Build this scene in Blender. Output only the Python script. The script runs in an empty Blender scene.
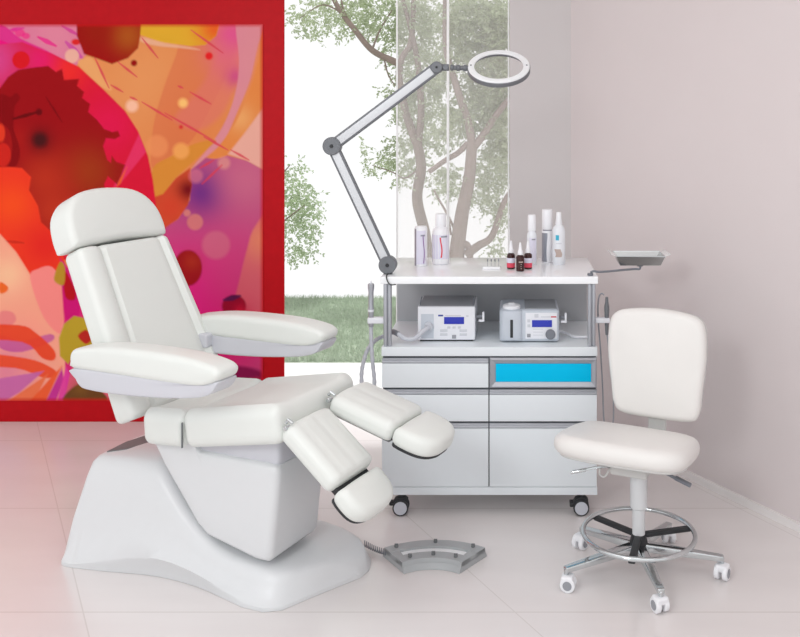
import bpy, bmesh, math, random
import numpy as np
from mathutils import Vector, Matrix

random.seed(7)
SC = bpy.context.scene
COL = SC.collection
F = 884.0; PX, PY = 512.0, 121.0; H = 1.45          # lens and eye height of the photograph
PI = math.pi

# ------------------------------------------------------------------ helpers
def at(px, py, Y):
    return Vector(((px - PX) / F * Y, Y, H - (py - PY) / F * Y))
def fx(px, Y): return (px - PX) / F * Y
def fz(py, Y): return H - (py - PY) / F * Y
def lin(c):
    o = []
    for v in c:
        v = v / 255.0
        o.append(v / 12.92 if v <= 0.04045 else ((v + 0.055) / 1.055) ** 2.4)
    return (o[0], o[1], o[2], 1.0)

MATS = {}
def mat(name, rgb, rough=0.5, metal=0.0, noise=0.03, scale=40.0, bump=0.0, coat=0.0, spec=0.5, bscale=None):
    m = bpy.data.materials.new(name); m.use_nodes = True
    nt = m.node_tree; b = nt.nodes['Principled BSDF']
    c = lin(rgb)
    b.inputs['Roughness'].default_value = rough
    b.inputs['Metallic'].default_value = metal
    b.inputs['Coat Weight'].default_value = coat
    b.inputs['Specular IOR Level'].default_value = spec
    tc = nt.nodes.new('ShaderNodeTexCoord')
    n = nt.nodes.new('ShaderNodeTexNoise'); n.inputs['Scale'].default_value = scale; n.inputs['Detail'].default_value = 3
    nt.links.new(tc.outputs['Object'], n.inputs['Vector'])
    mx = nt.nodes.new('ShaderNodeMix'); mx.data_type = 'RGBA'
    mx.inputs[6].default_value = tuple(v * (1 - noise) for v in c[:3]) + (1,)
    mx.inputs[7].default_value = tuple(min(1, v * (1 + noise)) for v in c[:3]) + (1,)
    nt.links.new(n.outputs['Fac'], mx.inputs[0]); nt.links.new(mx.outputs[2], b.inputs['Base Color'])
    if bump:
        n2 = nt.nodes.new('ShaderNodeTexNoise'); n2.inputs['Scale'].default_value = bscale or scale * 4
        nt.links.new(tc.outputs['Object'], n2.inputs['Vector'])
        bp = nt.nodes.new('ShaderNodeBump'); bp.inputs['Strength'].default_value = bump; bp.inputs['Distance'].default_value = 0.004
        nt.links.new(n2.outputs['Fac'], bp.inputs['Height']); nt.links.new(bp.outputs['Normal'], b.inputs['Normal'])
    MATS[name] = m
    return m

def catmull(pts, k=8, closed=False):
    P = [Vector(p) for p in pts]; n = len(P); out = []
    for i in range(n if closed else n - 1):
        p1, p2 = P[i], P[(i + 1) % n]
        p0 = P[i - 1] if (closed or i > 0) else p1 * 2 - p2
        p3 = P[(i + 2) % n] if (closed or i + 2 < n) else p2 * 2 - p1
        for j in range(k):
            t = j / k
            out.append(0.5 * ((2 * p1) + (p2 - p0) * t + (2 * p0 - 5 * p1 + 4 * p2 - p3) * t * t + (3 * p1 - p0 - 3 * p2 + p3) * t ** 3))
    if not closed: out.append(P[-1])
    return out

def frame(o, ex, ey, ez):
    o = Vector(o); ex = Vector(ex); ey = Vector(ey); ez = Vector(ez)
    return lambda x, y, z: o + ex * x + ey * y + ez * z
def world(o=(0, 0, 0)): return frame(o, (1, 0, 0), (0, 1, 0), (0, 0, 1))

BASE = {}
class MB:
    def __init__(s): s.v = []; s.f = []; s.fm = []
    def add(s, vs, fs):
        k = len(s.v); s.v += [Vector(v) for v in vs]; s.f += [tuple(i + k for i in f) for f in fs]; return s
    # rounded box in its own frame, with an optional surface displacement
    def rbox(s, fr, size, r=0.004, n=1, disp=None, taper=None):
        if not isinstance(r, (tuple, list)): r = (r, r, r)
        h = [q / 2 for q in size]; r = [min(r[i], h[i] * 0.98) for i in range(3)]
        ax = []
        for i in range(3):
            a, b = -h[i] + r[i], h[i] - r[i]
            ins = [a + (b - a) * k / n for k in range(n + 1)]
            ax.append([-h[i], -h[i] + 0.3 * r[i], -h[i] + .65 * r[i]] + ins + [h[i] - .65 * r[i], h[i] - 0.3 * r[i], h[i]])
        N = len(ax[0]); idx = {}; vs = []; fs = []
        def vert(i, j, k):
            key = (i, j, k)
            if key in idx: return idx[key]
            p = [ax[0][i], ax[1][j], ax[2][k]]
            inn = [max(-h[q] + r[q], min(h[q] - r[q], p[q])) for q in range(3)]
            d = [(p[q] - inn[q]) / r[q] for q in range(3)]
            L = math.sqrt(sum(q * q for q in d))
            if L > 1e-9: p = [inn[q] + d[q] / L * r[q] for q in range(3)]
            if disp: p = disp(*p)
            if taper: p = taper(*p)
            idx[key] = len(vs); vs.append(fr(*p)); return idx[key]
        M = N - 1
        for i in range(M):
            for j in range(M):
                fs.append((vert(i, j, 0), vert(i, j + 1, 0), vert(i + 1, j + 1, 0), vert(i + 1, j, 0)))
                fs.append((vert(i, j, M), vert(i + 1, j, M), vert(i + 1, j + 1, M), vert(i, j + 1, M)))
                fs.append((vert(0, i, j), vert(0, i, j + 1), vert(0, i + 1, j + 1), vert(0, i + 1, j)))
                fs.append((vert(M, i, j), vert(M, i + 1, j), vert(M, i + 1, j + 1), vert(M, i, j + 1)))
                fs.append((vert(i, 0, j), vert(i + 1, 0, j), vert(i + 1, 0, j + 1), vert(i, 0, j + 1)))
                fs.append((vert(i, M, j), vert(i, M, j + 1), vert(i + 1, M, j + 1), vert(i + 1, M, j)))
        return s.add(vs, fs)
    def box(s, lo, hi, r=0.002):
        c = [(lo[i] + hi[i]) / 2 for i in range(3)]; sz = [abs(hi[i] - lo[i]) for i in range(3)]
        return s.rbox(world(c), sz, min(r, min(sz) * .45))
    # outline in (x, y) of a frame, thickness along z, rounded rims and slightly domed faces
    def dpad(s, fr, outline, th, r, puff=0.0, steps=4):
        P = [Vector((p[0], p[1])) for p in outline]; n = len(P)
        area = sum(P[i].x * P[(i + 1) % n].y - P[(i + 1) % n].x * P[i].y for i in range(n))
        if area < 0: P.reverse()
        bx = [min(p.x for p in P), max(p.x for p in P), min(p.y for p in P), max(p.y for p in P)]
        mid = Vector(((bx[0] + bx[1]) / 2, (bx[2] + bx[3]) / 2)); hx, hy = (bx[1] - bx[0]) / 2, (bx[3] - bx[2]) / 2
        rings = []
        cen = mid
        for k in range(steps + 1):
            a = k / steps * PI / 2
            rings.append((r * (1 - math.cos(a)), -th / 2 + r * (1 - math.sin(a))))
        up = [(i, -z) for i, z in rings]
        rings = rings[::-1] + up      # from inner bottom face outwards, up the side, to the inner top face
        vs = []; fs = []
        def ring(ins, z, sc=1.0):
            k = len(vs)
            for i in range(n):
                d = P[i] - mid; q = mid + Vector((d.x * (1 - ins / hx), d.y * (1 - ins / hy))) * sc
                vs.append(fr(q.x, q.y, z))
            return k
        seq = []
        for sc, e in ((.35, 1.0), (.7, .6)): seq.append((r, -th / 2 - puff * e, sc))
        for ins, z in rings: seq.append((ins, z, 1.0))
        for sc, e in ((.7, .6), (.35, 1.0)): seq.append((r, th / 2 + puff * e, sc))
        ks = [ring(i, z, sc) for i, z, sc in seq]
        for a, b in zip(ks, ks[1:]):
            for i in range(n):
                j = (i + 1) % n; fs.append((a + i, a + j, b + j, b + i))
        c0 = len(vs); vs.append(fr(cen.x, cen.y, -th / 2 - puff * 1.1)); c1 = len(vs); vs.append(fr(cen.x, cen.y, th / 2 + puff * 1.1))
        for i in range(n):
            j = (i + 1) % n; fs.append((c0, ks[0] + j, ks[0] + i)); fs.append((c1, ks[-1] + i, ks[-1] + j))
        return s.add(vs, fs)
    def tube(s, pts, r, seg=10, closed=False, caps=True):
        P = [Vector(p) for p in pts]; n = len(P)
        R = r if isinstance(r, (list, tuple)) else [r] * n
        T = []
        for i in range(n):
            a = P[i - 1] if (i > 0 or closed) else P[i]; b = P[(i + 1) % n] if (i < n - 1 or closed) else P[i]
            T.append((b - a).normalized())
        u = T[0].orthogonal().normalized(); vs = []; fs = []
        for i in range(n):
            u = (u - T[i] * u.dot(T[i]))
            u = u.normalized() if u.length > 1e-6 else T[i].orthogonal().normalized()
            w = T[i].cross(u)
            for k in range(seg):
                a = 2 * PI * k / seg; vs.append(P[i] + (u * math.cos(a) + w * math.sin(a)) * R[i])
        for i in range(n if closed else n - 1):
            j = (i + 1) % n; off = 0
            if closed and i == n - 1:
                d = [(vs[i * seg] - vs[k]).length for k in range(seg)]; off = d.index(min(d))
            for k in range(seg):
                l = (k + 1) % seg; fs.append((i * seg + k, i * seg + l, j * seg + (l + off) % seg, j * seg + (k + off) % seg))
        if caps and not closed:
            fs.append(tuple(range(seg))[::-1]); fs.append(tuple((n - 1) * seg + k for k in range(seg)))
        return s.add(vs, fs)
    def lathe(s, o, prof, seg=24, axis=(0, 0, 1), sx=1.0, sy=1.0):
        z = Vector(axis).normalized(); x = z.orthogonal().normalized() if abs(z.z) < .99 else Vector((1, 0, 0)); y = z.cross(x)
        o = Vector(o); vs = []; fs = []
        for rr, hh in prof:
            for k in range(seg):
                a = 2 * PI * k / seg; vs.append(o + z * hh + x * (rr * sx * math.cos(a)) + y * (rr * sy * math.sin(a)))
        for i in range(len(prof) - 1):
            for k in range(seg):
                l = (k + 1) % seg; fs.append((i * seg + k, i * seg + l, (i + 1) * seg + l, (i + 1) * seg + k))
        fs.append(tuple(range(seg))[::-1]); m = len(prof) - 1; fs.append(tuple(m * seg + k for k in range(seg)))
        return s.add(vs, fs)
    def cyl(s, o, axis, r, h, seg=24, bev=0.0015):
        b = min(bev, r * .4, h * .4)
        return s.lathe(o, [(r - b, -h / 2), (r, -h / 2 + b), (r, h / 2 - b), (r - b, h / 2)], seg, axis)
    def build(s, name, m, parent=None, ang=35, label=None, recalc=True):
        me = bpy.data.meshes.new(name)
        off = BASE.get(parent.name, Vector((0, 0, 0))) if parent else Vector((0, 0, 0))
        me.from_pydata([v - off for v in s.v], [], s.f)
        if recalc:
            bm = bmesh.new(); bm.from_mesh(me); bmesh.ops.remove_doubles(bm, verts=bm.verts, dist=1e-6)
            bmesh.ops.recalc_face_normals(bm, faces=bm.faces); bm.to_mesh(me); bm.free()
        me.materials.append(m)
        for p in me.polygons: p.use_smooth = True
        me.set_sharp_from_angle(angle=math.radians(ang))
        o = bpy.data.objects.new(name, me); COL.objects.link(o)
        if parent: o.parent = parent; BASE[o.name] = off
        if label: o['label'] = label
        return o

def tag(o, label, cat, group=None, kind=None):
    o['label'] = label; o['category'] = cat
    if group: o['group'] = group
    if kind: o['kind'] = kind
    return o
def thing(name, loc, label, cat, group=None):
    o = bpy.data.objects.new(name, None); COL.objects.link(o); o.location = loc; o.empty_display_size = .05
    BASE[o.name] = Vector(loc)
    return tag(o, label, cat, group)
def struct(o): o['kind'] = 'structure'; return o
def copy_thing(root, loc, label, rotz=0.0, group=None):
    r = root.copy(); COL.objects.link(r); r.location = loc; r.rotation_euler = (0, 0, rotz); r['label'] = label
    if group: r['group'] = group
    for ch in list(root.children):
        c = ch.copy(); COL.objects.link(c); c.parent = r
        for g in list(ch.children):
            d = g.copy(); COL.objects.link(d); d.parent = c
    return r

# ------------------------------------------------------------------ materials
M_leather = mat('white_leather', (226, 229, 225), .42, noise=.015, scale=12, bump=.05, bscale=500)
M_shell = mat('white_plastic_shell', (220, 222, 224), .35, noise=.01)
M_shellblue = mat('lavender_grey_plastic', (205, 206, 213), .4, noise=.01)
M_dark = mat('dark_rubber', (42, 44, 47), .55)
M_slot = mat('slot_grey', (120, 124, 126), .5)
M_chrome = mat('chrome', (205, 210, 212), .12, 1.0, noise=.02)
M_steel = mat('stainless_steel', (178, 180, 180), .25, 1.0, noise=.05)
M_flange = mat('polished_steel', (236, 238, 238), .2, .35)
M_alu = mat('brushed_aluminium', (178, 181, 188), .42, .55, noise=.03, scale=90)
M_cart = mat('white_laminate', (229, 235, 239), .35, noise=.008)
M_top = mat('glossy_white_top', (247, 249, 252), .14, noise=.005, coat=.2)
M_backp = mat('shade_grey_back_panel', (178, 181, 185), .5, noise=.01)  # white panel; the shelf's shade is painted in as grey
M_gap = mat('shadow_gap', (88, 92, 98), .6)
M_cyan = mat('cyan_panel', (0, 192, 238), .35, noise=.01, spec=.1)
M_lamp = mat('lamp_grey', (112, 115, 120), .45, .1)
M_lampl = mat('lamp_light_grey', (212, 215, 219), .35, .05)
M_ringw = mat('white_ring_plastic', (238, 240, 242), .35)
M_dev = mat('device_white', (230, 232, 238), .4, noise=.01)
M_devg = mat('device_grey', (196, 203, 213), .4, noise=.01)
M_devtop = mat('device_grey_top', (150, 153, 158), .5)
M_blue = mat('blue_display', (38, 52, 176), .25)
M_navy = mat('navy_print', (60, 75, 150), .5)
M_redp = mat('red_print', (196, 40, 60), .5)
M_lgrey = mat('light_grey_print', (206, 209, 216), .5)
M_mgrey = mat('medium_grey_button', (150, 153, 160), .45)
M_knob = mat('grey_knob', (118, 122, 130), .4)
M_hose = mat('hose_grey', (196, 199, 207), .4)
M_pedal = mat('pedal_grey', (168, 171, 173), .42, noise=.03)
M_pedald = mat('pedal_dark_grey', (112, 115, 117), .45)
M_bottle = mat('white_bottle', (240, 241, 245), .3, noise=.005)
M_bottle2 = mat('translucent_white_plastic', (232, 235, 240), .25, noise=.01)
M_silver = mat('silver_label', (152, 156, 166), .35, .4)
M_lilac = mat('lilac_label', (222, 220, 236), .45)
M_violet = mat('violet_swoosh', (122, 62, 140), .5)
M_redsw = mat('red_swoosh', (222, 62, 74), .5)
M_aqua = mat('aqua_square', (60, 178, 208), .45)
M_beige = mat('beige_blotch', (186, 168, 160), .5)
M_amber = mat('dark_amber_glass', (56, 18, 18), .15)
M_pinkl = mat('pink_red_label', (226, 74, 98), .5)
M_redf = mat('red_lacquer', (190, 14, 26), .45, noise=.10, scale=26, spec=.12)
M_stool = mat('warm_white_leather', (232, 230, 227), .42, noise=.02, scale=14, bump=.06, bscale=420)
M_stoolg = mat('grey_white_plastic', (206, 206, 204), .45)
M_wallb = mat('back_wall_paint', (208, 203, 203), .8, noise=.01, scale=3)
M_wallr = mat('pink_grey_wall_paint', (219, 210, 210), .8, noise=.015, scale=5)
M_base = mat('white_baseboard', (234, 230, 229), .5, noise=.01)
M_terr = mat('white_terrace_stone', (248, 248, 247), .7, noise=.01, scale=6)
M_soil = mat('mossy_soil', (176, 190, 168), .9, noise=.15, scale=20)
M_frame = mat('white_window_rail', (246, 247, 247), .35)
M_rose = mat('rose_steel_burr', (150, 150, 155), .3, .8)

def floor_mat():
    m = bpy.data.materials.new('glossy_floor_tile'); m.use_nodes = True
    nt = m.node_tree; L = nt.links; b = nt.nodes['Principled BSDF']
    b.inputs['Roughness'].default_value = .24; b.inputs['Specular IOR Level'].default_value = .95
    g = nt.nodes.new('ShaderNodeNewGeometry'); sp = nt.nodes.new('ShaderNodeSeparateXYZ'); L.new(g.outputs['Position'], sp.inputs[0])
    def mth(op, a, bb=None):
        n = nt.nodes.new('ShaderNodeMath'); n.operation = op
        for i, q in enumerate((a, bb)):
            if q is None: continue
            if isinstance(q, (int, float)): n.inputs[i].default_value = q
            else: L.new(q, n.inputs[i])
        return n.outputs[0]
    def line(v, off, step, w):
        t = mth('DIVIDE', mth('SUBTRACT', v, off), step)
        d = mth('MULTIPLY', mth('ABSOLUTE', mth('SUBTRACT', t, mth('ROUND', t))), step)
        return mth('LESS_THAN', d, w)
    q = mth('ADD', sp.outputs[0], mth('MULTIPLY', sp.outputs[1], .62))
    ln = mth('MAXIMUM', line(sp.outputs[1], 3.31, .70, .0028), line(q, .352, 1.275, .0022))
    n = nt.nodes.new('ShaderNodeTexNoise'); n.inputs['Scale'].default_value = 2.2; n.inputs['Detail'].default_value = 5
    mp = nt.nodes.new('ShaderNodeMapping'); mp.inputs['Scale'].default_value = (1, 4, 1); L.new(g.outputs['Position'], mp.inputs[0]); L.new(mp.outputs[0], n.inputs['Vector'])
    a = nt.nodes.new('ShaderNodeMix'); a.data_type = 'RGBA'; a.inputs[6].default_value = lin((225, 219, 218)); a.inputs[7].default_value = lin((235, 230, 229))
    L.new(n.outputs['Fac'], a.inputs[0])
    c = nt.nodes.new('ShaderNodeMix'); c.data_type = 'RGBA'; c.inputs[7].default_value = lin((205, 198, 194))
    L.new(mth('MULTIPLY', ln, .6), c.inputs[0]); L.new(a.outputs[2], c.inputs[6]); L.new(c.outputs[2], b.inputs['Base Color'])
    return m
M_floor = floor_mat()

def glass_mat(name, col, milky, rough=.05):
    m = bpy.data.materials.new(name); m.use_nodes = True
    nt = m.node_tree; L = nt.links; nt.nodes.remove(nt.nodes['Principled BSDF']); out = nt.nodes['Material Output']
    t = nt.nodes.new('ShaderNodeBsdfTransparent'); t.inputs[0].default_value = (1, 1, 1, 1)
    dm = nt.nodes.new('ShaderNodeBsdfTranslucent'); dm.inputs[0].default_value = lin(col)
    mx = nt.nodes.new('ShaderNodeMixShader'); mx.inputs[0].default_value = milky
    tc = nt.nodes.new('ShaderNodeTexCoord'); n = nt.nodes.new('ShaderNodeTexNoise'); n.inputs['Scale'].default_value = 3
    L.new(tc.outputs['Object'], n.inputs['Vector'])
    mr = nt.nodes.new('ShaderNodeMapRange'); mr.inputs[3].default_value = milky * .9; mr.inputs[4].default_value = milky * 1.1
    L.new(n.outputs['Fac'], mr.inputs[0]); L.new(mr.outputs[0], mx.inputs[0])
    L.new(t.outputs[0], mx.inputs[1]); L.new(dm.outputs[0], mx.inputs[2])
    L.new(mx.outputs[0], out.inputs['Surface'])
    return m
M_glass = glass_mat('hazy_glass', (246, 238, 240), .18)
M_lens = glass_mat('clear_lens', (240, 240, 240), .04)
def leafy(name, rgb, noise, scale, tl=.45):
    m = bpy.data.materials.new(name); m.use_nodes = True; nt = m.node_tree; L = nt.links
    nt.nodes.remove(nt.nodes['Principled BSDF']); c = lin(rgb)
    g = nt.nodes.new('ShaderNodeNewGeometry'); n = nt.nodes.new('ShaderNodeTexNoise'); n.inputs['Scale'].default_value = scale; n.inputs['Detail'].default_value = 4
    L.new(g.outputs['Position'], n.inputs['Vector'])
    mx = nt.nodes.new('ShaderNodeMix'); mx.data_type = 'RGBA'; mx.inputs[6].default_value = tuple(v * (1 - noise) for v in c[:3]) + (1,); mx.inputs[7].default_value = tuple(min(1, v * (1 + noise)) for v in c[:3]) + (1,)
    L.new(n.outputs['Fac'], mx.inputs[0])
    d = nt.nodes.new('ShaderNodeBsdfDiffuse'); t = nt.nodes.new('ShaderNodeBsdfTranslucent'); s_ = nt.nodes.new('ShaderNodeMixShader'); s_.inputs[0].default_value = tl
    L.new(mx.outputs[2], d.inputs[0]); L.new(mx.outputs[2], t.inputs[0]); L.new(d.outputs[0], s_.inputs[1]); L.new(t.outputs[0], s_.inputs[2]); L.new(s_.outputs[0], nt.nodes['Material Output'].inputs['Surface'])
    return m
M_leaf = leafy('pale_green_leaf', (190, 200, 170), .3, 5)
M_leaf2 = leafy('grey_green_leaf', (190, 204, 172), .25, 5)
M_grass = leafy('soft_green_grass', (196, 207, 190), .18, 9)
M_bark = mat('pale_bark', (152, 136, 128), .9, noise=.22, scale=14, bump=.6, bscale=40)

# ------------------------------------------------------------------ setting
WB = 4.26
CX = .284
WD = Vector((.734, -1.134)).normalized()
def prism(pts, z0, z1):
    m = MB(); n = len(pts)
    m.add([(p[0], p[1], z0) for p in pts] + [(p[0], p[1], z1) for p in pts],
          [tuple(range(n))[::-1], tuple(range(n, 2 * n))] + [(i, (i + 1) % n, n + (i + 1) % n, n + i) for i in range(n)])
    return m
we = Vector((CX, WB)) + WD * 4.6
fl = prism([(-4.2, -.2), (we.x + .1, -.2), (we.x + .1, we.y), (CX + .1, WB + .06), (-4.2, WB + .06)], -.06, 0)
struct(fl.build('floor', M_floor))
nrm = Vector((-WD.y, WD.x))          # points away from the room
if nrm.x < 0: nrm = -nrm
A = Vector((CX, WB)); B = we
struct(prism([A, B, B + nrm * .12, A + nrm * .12], 0, 2.75).build('wall_right', M_wallr))
struct(prism([A - nrm * .012, B - nrm * .012, B, A], 0, .03).build('baseboard_right', M_base))
struct(prism([(fx(509.5, WB), WB), (CX, WB), (CX + .1, WB + .14), (fx(509.5, WB), WB + .14)], 0, 2.75).build('wall_back', M_wallb))
struct(prism([(-4.2, WB + .06), (-1.17, WB + .06), (-1.17, WB + .16), (-4.2, WB + .16)], 0, 2.75).build('wall_left', M_wallb))
struct(prism([(-4.2, -.2), (we.x + .1, -.2), (we.x + .1, we.y), (CX + .1, WB + .14), (CX + .1, 4.5), (-4.2, 4.5)], 2.75, 2.85).build('ceiling', M_base))
# hazy glass panels of the window, pane by pane
def pane(n, x0, x1, y):
    g = MB().box((x0, y - .004, .03), (x1, y + .004, 2.7), .001).build('window_%d' % n, M_glass); struct(g)
    for xx in (x0, x1):
        MB().box((xx - .0035, y - .009, 0.03), (xx + .0035, y + .009, 2.7), .001).build('window_frame', M_frame, g)
    MB().box((x0, y - .012, .0), (x1, y + .012, .03), .002).build('window_track', M_frame, g)
pane(1, fx(397, WB + .06), fx(447.5, WB + .06), WB + .06)
pane(2, fx(448.5, WB + .03), fx(508.5, WB + .03), WB + .03)

# outdoors
struct(MB().box((-4.5, WB + .07, -.06), (3.5, 5.32, -.004), .002).build('terrace', M_terr))
lawn_y0, lawn_y1 = 5.32, 7.25
struct(MB().box((-4.5, lawn_y0, -.08), (3.5, lawn_y1, -.003), .002).build('lawn_soil', M_soil))
gv = []; gf = []
for i in range(46000):
    x = random.uniform(-3.0, 1.0) if i < 43000 else random.uniform(-3, 1); y = random.uniform(lawn_y0 + .005, lawn_y1 - .01)
    if i > 43000: y = lawn_y0 + random.uniform(0, .05)
    if i > 44500: y = lawn_y1 - random.uniform(0.01, .08)
    h = random.uniform(.018, .045); w = random.uniform(.002, .004); a = random.uniform(0, PI)
    dx, dy = math.cos(a) * w, math.sin(a) * w; lx, ly = random.uniform(-.02, .02), random.uniform(-.02, .02)
    k = len(gv); gv += [(x - dx, y - dy, -.003), (x + dx, y + dy, -.003), (x + lx, y + ly, h)]; gf.append((k, k + 1, k + 2))
g = MB(); g.v = [Vector(v) for v in gv]; g.f = gf
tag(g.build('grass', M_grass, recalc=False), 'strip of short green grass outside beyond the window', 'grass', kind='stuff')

# ------------------------------------------------------------------ trees
def branch(mb, pts, r0, r1, D, k=6):
    P = catmull([at(p[0], p[1], D + (p[2] if len(p) > 2 else 0)) for p in pts], k)
    n = len(P); mb.tube(P, [r0 + (r1 - r0) * i / (n - 1) for i in range(n)], 9)
def leaves(mb, blobs, D, rnd):
    s = D / F
    for (cx, cy, rx, ry, n) in blobs:
        # every blob holds sprays: short twigs with leaves hanging from them
        left = n * 2.1
        while left > 0:
            while True:
                u, v, w = rnd.uniform(-1, 1), rnd.uniform(-1, 1), rnd.uniform(-1, 1)
                if u * u + v * v + w * w < 1: break
            c = at(cx + u * rx, cy + v * ry, D) + Vector((0, w * .32 + .22, 0))
            d = Vector((rnd.uniform(-1, 1), rnd.uniform(-1, 1), rnd.uniform(-1, .25))).normalized()
            ln = rnd.uniform(.06, .13); m = rnd.randint(7, 11)
            mb.add([c, c + Vector((.0015, 0, .0015)), c + d * ln], [(0, 1, 2)])
            for q in range(m):
                p = c + d * ln * (q / m)
                e = (d * .6 + Vector((rnd.uniform(-1, 1), rnd.uniform(-1, 1), rnd.uniform(-1, .7)))).normalized()
                l = rnd.uniform(.018, .036); sd = e.orthogonal().normalized()
                sd = (Matrix.Rotation(rnd.uniform(0, 6.3), 3, e) @ sd) * l * .27
                mb.add([p, p + e * l * .5 + sd, p + e * l, p + e * l * .5 - sd], [(0, 1, 2, 3)])
            left -= m
def tree(name, label, D, basepx, branches, blobs, lm, seed):
    rnd = random.Random(seed)
    t = thing(name, (fx(basepx, D), D, 0), label, 'tree', None)
    w = MB()
    for br in branches: branch(w, br[0], br[1], br[2], D)
    w.build('trunk', M_bark, t)
    l = MB(); leaves(l, blobs, D, rnd)
    l.build('foliage', lm, t, recalc=False)
    return t
gy = lambda D: PY + H * F / D
D1 = 6.75
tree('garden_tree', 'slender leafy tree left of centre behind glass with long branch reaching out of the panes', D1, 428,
     [([(428, gy(D1)), (428, 270), (425, 235), (417, 199), (421, 168), (417, 142)], .047, .038),
      ([(417, 145), (408, 120), (403, 100), (399, 76), (402, 58), (410, 45), (413, 20), (414, -20)], .034, .018),
      ([(418, 145), (421, 113), (419, 75), (416, 53), (411, 30), (400, -10)], .03, .016),
      ([(400, 64), (391, 60), (372, 50), (355, 30), (341, 12), (330, -8)], .029, .017),
      ([(384, 58), (388, 74), (395, 86)], .007, .004), ([(352, 28), (343, 8), (340, -12)], .009, .004),
      ([(341, 12), (322, 5), (300, 18)], .007, .003), ([(372, 50), (380, 30), (392, 10)], .008, .004),
      ([(420, 168), (405, 178), (392, 172), (372, 165)], .008, .003)],
     [(320, 5, 34, 18, 420), (298, 18, 16, 14, 130), (345, 10, 30, 20, 420), (375, 12, 26, 28, 620), (388, 42, 14, 22, 260), (340, 28, 14, 8, 60), (312, 30, 12, 10, 70), (389, 88, 8, 14, 70), (395, 112, 10, 14, 90),
      (375, 165, 18, 12, 170), (392, 150, 14, 16, 160), (358, 150, 8, 6, 30), (410, 150, 16, 30, 380), (412, 15, 26, 30, 1700), (420, 70, 28, 35, 1600), (408, 110, 16, 28, 500), (430, 120, 20, 40, 800), (402, 178, 12, 12, 130), (440, 180, 16, 22, 300)], M_leaf, 3)
D2 = 6.35
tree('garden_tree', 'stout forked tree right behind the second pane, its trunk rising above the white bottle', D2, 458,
     [([(455, gy(D2)), (456, 270), (457, 250), (462, 213), (469, 179), (472, 142)], .068, .038),
      ([(472, 145), (468, 122), (458, 92), (452, 72), (446, 50), (445, 15), (446, -20)], .032, .016),
      ([(473, 148), (484, 134), (497, 114), (512, 96), (530, 80)], .03, .018),
      ([(429, 172), (446, 160), (458, 153), (468, 143)], .018, .022),
      ([(466, 255), (478, 246), (492, 236), (503, 205), (511, 190)], .034, .016), ([(460, 250), (466, 244), (470, 254), (468, 275)], .024, .024),
      ([(455, 230), (446, 212), (438, 198), (434, 190)], .010, .006), ([(451, 235), (448, 215), (447, 200)], .008, .006)],
     [(470, 15, 34, 34, 2900), (500, 25, 24, 34, 2300), (455, 60, 26, 30, 900), (492, 75, 26, 34, 2500), (478, 110, 30, 26, 1500), (502, 130, 20, 30, 1200), (450, 125, 18, 22, 450), (495, 165, 24, 24, 800), (488, 200, 24, 18, 420), (503, 215, 12, 16, 200), (448, 185, 12, 18, 180),
      (480, 178, 16, 14, 160), (494, 250, 12, 9, 80), (530, 60, 30, 60, 900), (535, 160, 30, 40, 500)], M_leaf, 5)
D3 = 7.0
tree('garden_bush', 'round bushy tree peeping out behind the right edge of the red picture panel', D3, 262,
     [([(262, gy(D3)), (262, 290), (264, 240), (262, 180)], .03, .012), ([(263, 250), (280, 225), (305, 205)], .012, .004), ([(263, 230), (250, 205), (240, 190)], .012, .004), ([(262, 210), (278, 180), (290, 165)], .01, .004)],
     [(262, 200, 40, 45, 1000), (292, 205, 18, 30, 420), (303, 214, 13, 18, 170), (290, 172, 14, 10, 70), (288, 250, 18, 18, 200), (300, 252, 14, 10, 60), (295, 232, 16, 14, 160)], M_leaf2, 9)

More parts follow.
